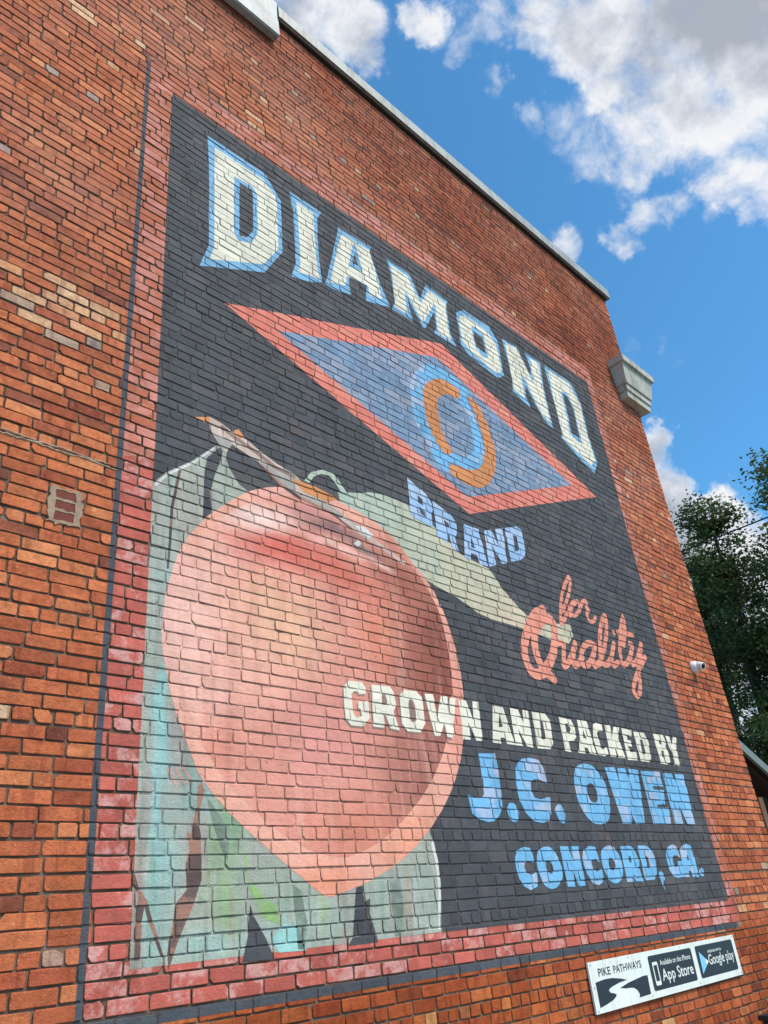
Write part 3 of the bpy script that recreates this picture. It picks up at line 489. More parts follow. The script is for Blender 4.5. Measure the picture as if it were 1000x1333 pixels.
('twig_streak','shade',6,'brownish upper edge of the twig',[[2.474,4.74,2.571,4.699,2.759,4.643,2.927,4.58,3.089,4.556,3.088,4.537,2.913,4.55,2.746,4.613,2.559,4.67,2.462,4.716]]),
('leaf_vein','bark',3,'thin dark line on the left leaf',[[2.163,4.274,2.184,4.282,2.14,4.009,2.124,3.604,2.11,3.6,2.12,4.002]]),
('leaf_vein','white_mark',3,'pale edge of the left leaf',[[2.008,4.122,2.086,4.224,2.264,4.372,2.421,4.542,2.421,4.525,2.27,4.358,2.097,4.212,2.019,4.11]]),
('leaf_stroke','coral_thin',3,'thin peach coloured hatching beside the twig',[[2.147,2.504,2.165,2.508,2.22,2.425,2.203,2.42]]),
('leaf_stroke','coral_thin',3,'second thin peach coloured hatching stroke',[[2.191,2.506,2.209,2.511,2.269,2.435,2.251,2.426]]),
('leaf_stroke','coral_thin',3,'third thin peach coloured hatching stroke',[[2.235,2.516,2.253,2.521,2.309,2.444,2.291,2.436]]),
('leaf_stroke','leaf_dark',2,'dark green fold under the peach',[[2.384,2.379,2.463,2.291,2.534,2.198,2.515,2.07,2.469,2.143,2.422,2.253]]),
('leaf_stroke','leaf_dark',2,'grey green fold beside the green stroke',[[2.925,1.951,2.986,1.912,3.019,1.763,2.99,1.636,2.95,1.639,2.938,1.804]]),
('leaf_stroke','leaf_dark',2,'grey green fold near the right end of the leaves',[[3.667,1.929,3.752,1.968,3.766,1.801,3.717,1.651,3.666,1.65]]),
('script_word','coral',5,'coral script word reading for',[[6.206,4.031,6.219,4.024,6.243,4.033,6.315,4.092,6.375,4.159,6.411,4.144,6.423,4.145,6.447,4.175,6.471,4.164,6.495,4.164,6.566,4.199,6.638,4.259,6.697,4.331,6.747,4.369,6.759,4.367,6.742,4.331,6.75,4.295,6.726,4.271,6.715,4.247,6.717,4.223,6.735,4.189,6.771,4.163,6.795,4.161,6.843,4.174,6.879,4.192,6.903,4.216,6.919,4.247,6.916,4.259,6.903,4.27,6.879,4.263,6.855,4.231,6.807,4.21,6.783,4.208,6.762,4.235,6.766,4.247,6.808,4.283,6.824,4.307,6.819,4.326,6.799,4.343,6.818,4.391,6.807,4.412,6.783,4.422,6.759,4.421,6.735,4.414,6.699,4.392,6.663,4.361,6.615,4.384,6.591,4.383,6.567,4.37,6.543,4.366,6.505,4.343,6.435,4.283,6.403,4.247,6.39,4.223,6.351,4.2,6.346,4.211,6.423,4.295,6.496,4.391,6.572,4.523,6.588,4.571,6.587,4.595,6.567,4.627,6.555,4.634,6.54,4.631,6.41,4.499,6.307,4.343,6.265,4.259,6.227,4.151,6.201,4.055],[6.279,4.121,6.27,4.127,6.28,4.163,6.31,4.175,6.327,4.191,6.336,4.187],[6.327,4.257,6.32,4.259,6.321,4.271,6.397,4.403,6.461,4.487,6.531,4.559,6.532,4.547,6.521,4.523,6.471,4.435,6.394,4.331],[6.483,4.209,6.474,4.223,6.478,4.235,6.507,4.273,6.519,4.285,6.543,4.291,6.603,4.338,6.615,4.336,6.619,4.331,6.609,4.307,6.579,4.266,6.531,4.231]]),
('script_letter','coral',6,'coral script capital Q',[[5.487,3.573,5.501,3.532,5.527,3.489,5.554,3.465,5.597,3.444,5.633,3.437,5.681,3.44,5.789,3.478,5.885,3.435,5.909,3.433,5.929,3.441,5.947,3.465,5.946,3.501,5.933,3.518,5.878,3.549,5.981,3.649,6.042,3.729,6.098,3.837,6.135,3.957,6.139,4.029,6.126,4.065,6.089,4.101,6.017,4.122,6.015,4.161,5.993,4.186,5.957,4.189,5.825,4.129,5.765,4.087,5.69,4.017,5.609,3.922,5.55,3.837,5.513,3.769,5.489,3.705,5.48,3.645],[5.585,3.586,5.578,3.645,5.597,3.717,5.669,3.838,5.675,3.825,5.662,3.765,5.659,3.705,5.666,3.645,5.703,3.549,5.657,3.536,5.621,3.539,5.597,3.56],[5.765,3.655,5.757,3.717,5.766,3.789,5.789,3.844,5.825,3.895,5.897,3.964,5.969,4.003,6.005,4.015,6.034,4.017,6.043,4.005,6.041,3.984,6.025,3.921,6.002,3.861,5.963,3.789,5.921,3.729,5.852,3.657,5.789,3.605]]),
('script_word','coral',6.5,'coral script letters uality after the capital Q',[[6.038,3.827,6.047,3.815,6.064,3.806,6.136,3.821,6.146,3.815,6.083,3.647,6.092,3.611,6.124,3.597,6.184,3.618,6.256,3.674,6.268,3.647,6.279,3.635,6.304,3.628,6.352,3.641,6.412,3.677,6.424,3.677,6.436,3.663,6.46,3.653,6.496,3.656,6.556,3.678,6.616,3.714,6.643,3.683,6.676,3.68,6.748,3.714,6.773,3.719,6.808,3.741,6.844,3.721,6.88,3.723,6.928,3.738,6.988,3.772,7.012,3.744,7.048,3.742,7.156,3.792,7.175,3.815,7.173,3.839,7.144,3.853,7.06,3.815,7.056,3.827,7.082,3.875,7.18,4.007,7.178,4.031,7.156,4.048,7.132,4.043,7.12,4.031,7.012,3.885,6.952,3.828,6.892,3.792,6.868,3.786,6.852,3.791,6.856,3.803,6.976,3.943,7.06,4.076,7.117,4.199,7.137,4.283,7.132,4.315,7.12,4.331,7.084,4.335,7.056,4.319,7.012,4.279,6.928,4.17,6.875,4.079,6.837,3.995,6.802,3.899,6.784,3.822,6.76,3.795,6.7,3.761,6.695,3.767,6.712,3.803,6.748,3.851,6.756,3.875,6.786,3.923,6.784,3.95,6.76,3.967,6.688,3.973,6.64,3.969,6.604,3.957,6.544,3.925,6.471,3.863,6.438,3.815,6.412,3.76,6.34,3.707,6.328,3.719,6.333,3.731,6.426,3.887,6.422,3.911,6.408,3.923,6.388,3.925,6.376,3.92,6.277,3.791,6.172,3.687,6.166,3.695,6.217,3.827,6.216,3.851,6.208,3.872,6.172,3.889,6.064,3.87,6.04,3.853],[6.484,3.719,6.478,3.731,6.509,3.767,6.506,3.803,6.532,3.835,6.604,3.886,6.64,3.902,6.676,3.909,6.688,3.908,6.695,3.899,6.664,3.852,6.604,3.788,6.556,3.751],[6.892,3.94,6.887,3.947,6.897,3.971,6.952,4.087,7.048,4.223,7.053,4.211,7.002,4.103,6.951,4.019]]),
('script_word','coral',6.5,'dot of the script word',[[7.168,4.151,7.172,4.127,7.192,4.108,7.222,4.115,7.234,4.139,7.227,4.163,7.204,4.178,7.18,4.171]]),
('script_word','coral',6.5,'coral script letters uality after the capital Q',[[7.187,3.815,7.204,3.788,7.24,3.776,7.3,3.795,7.384,3.844,7.408,3.819,7.432,3.812,7.504,3.834,7.512,3.827,7.489,3.803,7.475,3.779,7.348,3.668,7.302,3.599,7.29,3.551,7.3,3.513,7.336,3.48,7.372,3.476,7.432,3.507,7.468,3.541,7.492,3.575,7.547,3.695,7.549,3.731,7.542,3.755,7.587,3.803,7.782,3.947,7.801,3.971,7.792,4,7.768,4.01,7.756,4.007,7.708,3.97,7.696,3.968,7.775,4.115,7.768,4.139,7.756,4.147,7.732,4.148,7.551,3.947,7.487,3.899,7.456,3.883,7.451,3.887,7.468,3.926,7.547,4.019,7.567,4.055,7.566,4.079,7.552,4.098,7.528,4.107,7.48,4.106,7.468,4.101,7.454,4.079,7.461,4.055,7.48,4.043,7.405,3.947,7.324,3.88,7.264,3.849,7.252,3.845,7.247,3.851,7.264,3.935,7.3,4.018,7.336,3.995,7.36,4.004,7.456,4.147,7.61,4.163,7.624,4.172,7.631,4.187,7.626,4.211,7.612,4.222,7.504,4.216,7.493,4.223,7.516,4.295,7.523,4.379,7.504,4.402,7.48,4.403,7.42,4.334,7.324,4.2,7.276,4.192,7.262,4.175,7.263,4.151,7.285,4.127,7.204,3.959,7.186,3.887],[7.36,3.54,7.354,3.551,7.357,3.563,7.374,3.599,7.408,3.638,7.468,3.687,7.473,3.683,7.464,3.659,7.423,3.587,7.396,3.56]]),
]

# ------------------------------------------------------------------ ground
ASPHALT = simple('asphalt', (112, 108, 102), 0.95, 0.2, 0.18, 3, 0.5)
CONCRETE = simple('pavement_concrete', (168, 162, 150), 0.9, 0.2, 0.12, 2, 0.4)
def ground():
    n = 40; s = 600
    vv = [(-s + 2 * s * i / n, -s + 2 * s * j / n, 0) for i in range(n + 1) for j in range(n + 1)]
    ff = [(i * (n + 1) + j, (i + 1) * (n + 1) + j, (i + 1) * (n + 1) + j + 1, i * (n + 1) + j + 1) for i in range(n) for j in range(n)]
    tag(mesh_obj('ground', vv, ff, ASPHALT), kind='structure')
    p = box_obj('pavement', -14, 12.5, 1.9, 3.62, -0.1, 0.12, CONCRETE, None, 0.02)
    tag(p, kind='structure')
ground()

# ------------------------------------------------------------------ the brick building
XR = 9.61               # right-hand corner of the wall
XL = -3.0
ZT = 10.10              # top of the brickwork
COURSE = 0.0706
BED0 = 2.097            # height of one bed joint
MD = 0.0085             # depth of the mortar behind the brick faces
building = empty('brick_building', (XR, D + 3, 0))
tag(building, 'tall red brick building with the painted advert on its side wall', 'building')

side_wall = box_obj('side_wall', XL, XR - 0.012, D + MD, D + 14, 0, ZT, MORTAR, building)
box_obj('roof', XL + 0.3, XR - 0.35, D + 0.4, D + 13.7, ZT - 0.4, ZT + 0.05, simple('roof_felt', (70, 70, 72), 0.9), building)

# ---- lay out every brick of the side wall (American bond, a header course every seventh)
rows = []
k0 = int(math.floor((0 - BED0) / COURSE)); k1 = int(math.ceil((ZT - BED0) / COURSE))
for k in range(k0, k1):
    z0 = BED0 + k * COURSE
    if z0 < -0.05 or z0 + COURSE > ZT + 0.03: continue
    rows.append((k, z0 + COURSE / 2))
B = []                  # x centre, z centre, half width, half height, header flag
for k, zc in rows:
    hdr = (k % 7 == 1)
    pitch = 0.0995 if hdr else 0.2040
    x = XL + (0.5 * pitch if k % 2 else 0.0) + random.uniform(-0.025, 0.025)
    drift = random.uniform(-0.0012, 0.0012)
    while x < XR - 0.03:
        w = pitch * (1 + random.uniform(-0.035, 0.035))
        if not hdr and random.random() < 0.05: w = pitch * 0.5          # a half brick let in
        if x + w > XR - 0.04: w = XR - x
        painted = 2.0 < x + w / 2 < 8.165 and 1.645 < zc < 7.80
        j = random.uniform(0.0055, 0.0095) if painted else random.uniform(0.0085, 0.0125)
        bj = random.uniform(0.0068, 0.0102) if painted else random.uniform(0.0092, 0.0128)
        B.append((x + w / 2, zc + drift * (x - 4) + random.gauss(0, 0.0008), (w - j) / 2 + (j / 4 if abs(x + w - XR) < 1e-6 else 0), (COURSE - bj) / 2, hdr))
        x += w
B = np.array(B, dtype=float)
NB = len(B)
bx, bz, ba, bb = B[:, 0], B[:, 1], B[:, 2], B[:, 3]
hdrf = B[:, 4] > 0.5
def chip(): 
    q = np.abs(rng.normal(0.0035, 0.0022, NB)) + 0.0015
    big = rng.random(NB) < 0.11
    q[big] += rng.uniform(0.004, 0.016, big.sum())
    return np.minimum(q, bb * 0.7)
q = [chip() for _ in range(4)]; qz = [np.clip(c * rng.uniform(0.5, 1.6, NB), 0.001, bb * 0.7) for c in q]
O = np.zeros(NB)
mid1 = rng.uniform(-0.6, 0.6, NB) * ba; mid2 = rng.uniform(-0.6, 0.6, NB) * ba
PX = np.stack([-ba + q[0], mid1, ba - q[1], ba, ba, ba - q[2], mid2, -ba + q[3], -ba, -ba], 1)
PZ = np.stack([-bb, -bb, -bb, -bb + qz[1], bb - qz[2], bb, bb, bb, bb - qz[3], -bb + qz[0]], 1)
PX += rng.normal(0, 0.0013, PX.shape); PZ += rng.normal(0, 0.0014, PZ.shape)
h0 = rng.normal(0, 0.0013, NB); tx = rng.normal(0, 0.007, NB); tz = rng.normal(0, 0.016, NB)
old = rng.random(NB) < 0.05; h0[old] -= rng.uniform(0.001, 0.004, old.sum())
hh = lambda X, Z: h0[:, None] + tx[:, None] * X + tz[:, None] * Z
ins = rng.uniform(0.0018, 0.0034, NB)[:, None]
FX = np.clip(PX, -(ba[:, None] - ins), ba[:, None] - ins); FZ = np.clip(PZ, -(bb[:, None] - ins), bb[:, None] - ins)
FX = PX + (FX - PX) - np.sign(PX) * 0.0006; 
FH = hh(FX, FZ); PH = hh(PX, PZ) - rng.uniform(0.002, 0.0034, NB)[:, None]
SX = PX * (1 + 0.0008 / ba[:, None]); SZ = PZ * (1 + 0.0008 / bb[:, None])
SH = np.full_like(SX, -MD - 0.006)
# world positions; the wall face is y = D, outwards is -y
def world(X, Z, Hh): return np.stack([bx[:, None] + X, D - Hh, bz[:, None] + Z], 2)
VF = world(FX, FZ, FH); VP = world(PX, PZ, PH); VS = world(SX, SZ, SH)
NP = 10
# clay colour of each brick
tone = np.clip(rng.beta(5.0, 3.6, NB) * 0.88, 0, 0.86)
pale = rng.random(NB)
def near(x, z, rx, rz): return ((bx - x) / rx) ** 2 + ((bz - z) / rz) ** 2 < 1
pp = np.where(hdrf, 0.06, 0.012)
pp = np.where(near(1.35, 5.10, 0.55, 0.22), 0.62, pp)
pp = np.where(near(2.55, 8.2, 0.6, 0.25), 0.25, pp)
pale_i = pale < pp
tone[pale_i] = rng.uniform(0.86, 1.0, pale_i.sum())
dk = rng.random(NB) < np.where(bz > 6.5, 0.05, 0.03)
tone[dk & ~pale_i] = rng.uniform(0, 0.15, (dk & ~pale_i).sum())
RND = np.stack([tone, rng.random(NB), rng.random(NB)], 1)

# panels of the mural, in metres on the wall
PAN = (2.0, 8.165, 1.645, 7.80)       # x0 x1 z0 z1 of the charcoal panel
OUT = (1.765, 8.33, 1.415, 8.10)      # outer edge of its border line

# which 300 bricks show largest in the picture (the mural's paint covers its own)
area = np.zeros(NB)
for i in range(NB):
    if OUT[0] < bx[i] < OUT[1] and OUT[2] < bz[i] < OUT[3]: continue
    if not (-0.2 < bx[i] < 9.7): continue
    v = Vector((bx[i], D, bz[i] - EYE))
    if v.dot(CF) < 0.2: continue
    u, w_ = px_of(bx[i], D, bz[i])
    if not (0 <= u <= 1000 and 0 <= w_ <= 1333): continue
    c = [px_of(bx[i] + s * ba[i], D, bz[i] + t * bb[i]) for s, t in ((-1, -1), (1, -1), (1, 1), (-1, 1))]
    area[i] = abs(sum(c[k][0] * c[(k + 1) % 4][1] - c[(k + 1) % 4][0] * c[k][1] for k in range(4))) / 2
top300 = set(np.argsort(-area)[:300].tolist())

def brick_faces(base):
    fs = [tuple(range(base, base + NP))]
    for k in range(NP):
        a, b = k, (k + 1) % NP
        fs.append((base + NP + a, base + NP + b, base + b, base + a))
    for k in range(NP):
        a, b = k, (k + 1) % NP
        fs.append((base + 2 * NP + a, base + 2 * NP + b, base + NP + b, base + NP + a))
    return fs
MI1 = [0] * (1 + NP) + [1] * NP
for i in sorted(top300):
    V = np.concatenate([VF[i], VP[i], VS[i]])
    c = Vector((bx[i], D, bz[i]))
    me = bpy.data.meshes.new('brick')
    me.from_pydata([tuple(Vector(v) - c) for v in V], [], brick_faces(0))
    me.materials.append(BRICK); me.materials.append(MORTAR)
    me.polygons.foreach_set('material_index', MI1)
    at = me.attributes.new('rnd', 'FLOAT_VECTOR', 'FACE'); at.data.foreach_set('vector', np.tile(RND[i], 1 + 2 * NP).astype(np.float32))
    o = bpy.data.objects.new('brick', me); COL.objects.link(o)
    o.parent = side_wall; o.location = c
rest = [i for i in range(NB) if i not in top300]
def big_field():
    V = np.concatenate([VF[rest], VP[rest], VS[rest]], axis=1).reshape(-1, 3)
    faces = []
    for n in range(len(rest)): faces += brick_faces(n * 3 * NP)
    o = mesh_obj('brick_field', V, faces, [BRICK, MORTAR], None, MI1 * len(rest), rnd=np.repeat(RND[rest], 1 + 2 * NP, axis=0))
    o.parent = side_wall
    tag(o, kind='stuff')
big_field()

# front wall seen only edge-on: a brick skin that turns the corner
def front_wall():
    bm = bmesh.new(); add_box(bm, XR - 0.011, XR - 0.004, D + 0.06, D + 13.9, 0.0, ZT - 0.02)
    M = Mat('front_brick', 0.9, 0.2)
    t = M.N('ShaderNodeTexBrick'); t.inputs['Scale'].default_value = 1.0
    t.inputs['Brick Width'].default_value = 0.204; t.inputs['Row Height'].default_value = COURSE; t.inputs['Mortar Size'].default_value = 0.006
    t.inputs['Color1'].default_value = (*s2l((186, 94, 62)), 1); t.inputs['Color2'].default_value = (*s2l((150, 72, 50)), 1); t.inputs['Mortar'].default_value = (*MORTAR_COL, 1)
    mp = M.N('ShaderNodeCombineXYZ'); sp = M.N('ShaderNodeSeparateXYZ'); M.L(M.pos(), sp.inputs[0])
    M.L(sp.outputs[1], mp.inputs[0]); M.L(sp.outputs[2], mp.inputs[1]); M.L(mp.outputs[0], t.inputs['Vector'])
    M.color(t.outputs['Color'])
    bm_obj('front_wall', bm, M.m, building)
front_wall()

# metal coping along the top, and the deeper flashing at the left
METAL = simple('painted_metal', (160, 164, 160), 0.55, 0.4, 0.10, 2.5, 0, 0, 0.7)
METAL2 = simple('flashing_metal', (158, 166, 167), 0.5, 0.4, 0.10, 3, 0, 0, 0.5)
STONE = simple('painted_cornice', (188, 185, 171), 0.75, 0.3, 0.06, 5, 0.15, 0, 0.6)
def extrude_profile(name, prof, x0, x1, mat, parent):
    """prof: list of (projection, z), closed, swept along x"""
    bm = bmesh.new()
    a = [bm.verts.new((x0, D - p, z)) for p, z in prof]; b = [bm.verts.new((x1, D - p, z)) for p, z in prof]
    n = len(prof)
    for k in range(n): bm.faces.new((a[k], a[(k + 1) % n], b[(k + 1) % n], b[k]))
    bm.faces.new(list(reversed(a))); bm.faces.new(b)
    bmesh.ops.recalc_face_normals(bm, faces=bm.faces)
    return bm_obj(name, bm, mat, parent)
cop = [(0.068, 10.115), (0.060, 10.30), (0.045, 10.318), (-0.42, 10.345), (-0.42, 10.13), (-0.36, 10.13), (-0.36, 10.118), (0.050, 10.118), (0.052, 10.13), (0.060, 10.115)]
xs = [3.13, 5.52, 7.93, XR + 0.065]
for a_, b_ in zip(xs[:-1], xs[1:]): extrude_profile('coping', cop, a_ + 0.0015, b_ - 0.0015, METAL, building)
fl = [(0.078, 9.690), (0.098, 9.705), (0.090, 9.93), (0.074, 10.04), (0.074, 10.31), (0.05, 10.33), (-0.42, 10.36), (-0.42, 10.1), (0.010, 10.1), (0.010, 9.70), (0.07, 9.70)]
for a_, b_ in ((-3.0, -0.2), (-0.2, 2.2), (2.2, 3.10)): extrude_profile('flashing', fl, a_ + 0.0015, b_ - 0.0015, METAL2, building)
# dark-coloured strip standing in for the shade under the coping
box_obj('coping_shade_strip', 3.12, XR + 0.02, D - 0.03, D + 0.3, ZT - 0.004, 10.116, simple('shade_strip_dark', (58, 48, 42), 0.9), building)

# cornice wrapping the front corner
def cornice_ring(name, pa, za, pb, zb):
    """one band of the cornice round the corner: projection pa at za (bottom), pb at zb (top)"""
    bm = bmesh.new()
    def ring(p, z):
        dx = (0.24 - p)
        return [bm.verts.new(c) for c in ((8.985 + dx, D + 0.02, z), (8.985 + dx, D - p, z), (XR + 0.035 + p, D - p, z), (XR + 0.035 + p, D + 13.9, z), (XR - 0.02, D + 13.9, z), (XR - 0.02, D + 0.02, z))]
    a, b = ring(pa, za), ring(pb, zb)
    for k in range(6): bm.faces.new((a[k], a[(k + 1) % 6], b[(k + 1) % 6], b[k]))
    bm.faces.new(list(reversed(a))); bm.faces.new(b)
    bmesh.ops.recalc_face_normals(bm, faces=bm.faces)
    return bm
cornice = bm_obj('cornice', cornice_ring('c', 0.160, 8.140, 0.205, 8.452), STONE, building)
bm_obj('cornice_cap', cornice_ring('c', 0.240, 8.450, 0.246, 8.545), STONE, cornice)
bm_obj('cornice_moulding', cornice_ring('c', 0.136, 8.040, 0.139, 8.142), STONE, cornice)
bm_obj('cornice_moulding', cornice_ring('c', 0.112, 7.935, 0.116, 8.042), STONE, cornice)
# timber trim at the street corner
box_obj('corner_trim', XR + 0.002, XR + 0.13, D - 0.015, D + 0.12, 0.12, 2.63, simple('brown_timber', (112, 84, 62), 0.8, 0.2, 0.2, 8, 0.3), building, 0.006)

# cement patch with three bricks let in
CEMENT = simple('cement', (166, 142, 118), 0.95, 0.1, 0.2, 30, 1.0)
def rough_poly(pts, step, jit, r):
    out = []
    for k, (x, z) in enumerate(pts):
        x2, z2 = pts[(k + 1) % len(pts)]; d = math.hypot(x2 - x, z2 - z); n = max(1, int(d / step))
        for t in range(n):
            f = t / n; out.append((x + (x2 - x) * f + r.gauss(0, jit), z + (z2 - z) * f + r.gauss(0, jit)))
    return out
def slab(name, outer, holes, y_front, y_back, mat, parent):
    loops = [outer] + holes
    tri = tessellate_polygon([[Vector((x, z, 0)) for x, z in L] for L in loops])
    flat = [p for L in loops for p in L]; n = len(flat)
    vv = [(x, y_front, z) for x, z in flat] + [(x, y_back, z) for x, z in flat]
    ff = [tuple(t) for t in tri]; s = 0
    for L in loops:
        m_ = len(L)
        for k in range(m_): ff.append((s + k, s + (k + 1) % m_, n + s + (k + 1) % m_, n + s + k))
        s += m_
    o = mesh_obj(name, vv, ff, mat, parent)
    bm = bmesh.new(); bm.from_mesh(o.data); bmesh.ops.recalc_face_normals(bm, faces=bm.faces); bm.to_mesh(o.data); bm.free()
    return o
r5 = random.Random(5)
holes = []
for k in range(3):
    zc = 3.745 + k * 0.064
    holes.append(rough_poly([(1.440 + r5.uniform(-.003, .003), zc - .026), (1.548 + r5.uniform(-.003, .006), zc - .024 - .002 * k), (1.550, zc + .025), (1.444, zc + .024)], 0.02, 0.0022, r5))
patch = slab('cement_patch', rough_poly([(1.408, 3.70), (1.585, 3.705), (1.590, 3.915), (1.412, 3.91)], 0.017, 0.0055, r5), holes, D - 0.006, D + 0.01, CEMENT, building)
DARKBRICK = simple('dark_brick', (120, 66, 56), 0.9, 0.2, 0.15, 20, 0.5)
for hpts in holes:
    o = slab('infill_brick', [(x * 1.0 + (1.494 - x) * 0.05, z) for x, z in hpts], [], D - 0.0035, D + 0.01, DARKBRICK, patch)
# old repointing that bulges out of one bed joint
ZJ = BED0 + 29 * COURSE
def ridge(name, zc, hw, x0, x1, pr):
    r = random.Random(name + str(zc)); n = 46; vv = []; ff = []
    for k in range(n + 1):
        x = x0 + (x1 - x0) * k / n; t = min(k, n - k) / 4
        w = hw * min(1, t + 0.2) * r.uniform(0.35, 1.6); c = zc + 0.0035 * math.sin(x * 23 + zc * 900) + r.gauss(0, 0.0022); p = pr * min(1, t + .3) * r.uniform(0.6, 1.2)
        vv += [(x, D + 0.006, c - w), (x, D - p, c - w * .4), (x, D - p, c + w * .4), (x, D + 0.006, c + w)]
    for k in range(n):
        for j in range(3): ff.append((k * 4 + j, k * 4 + j + 1, k * 4 + j + 5, k * 4 + j + 4))
    return mesh_obj('mortar_ridge', vv, ff, simple('lime_mortar', (178, 160, 138), 0.95, 0.1, 0.2, 40, 0.6), building)
ridge('a', ZJ + 0.0085, 0.0045, 0.9, 1.755, 0.006)
ridge('b', ZJ - 0.0085, 0.006, 0.9, 1.79, 0.007)

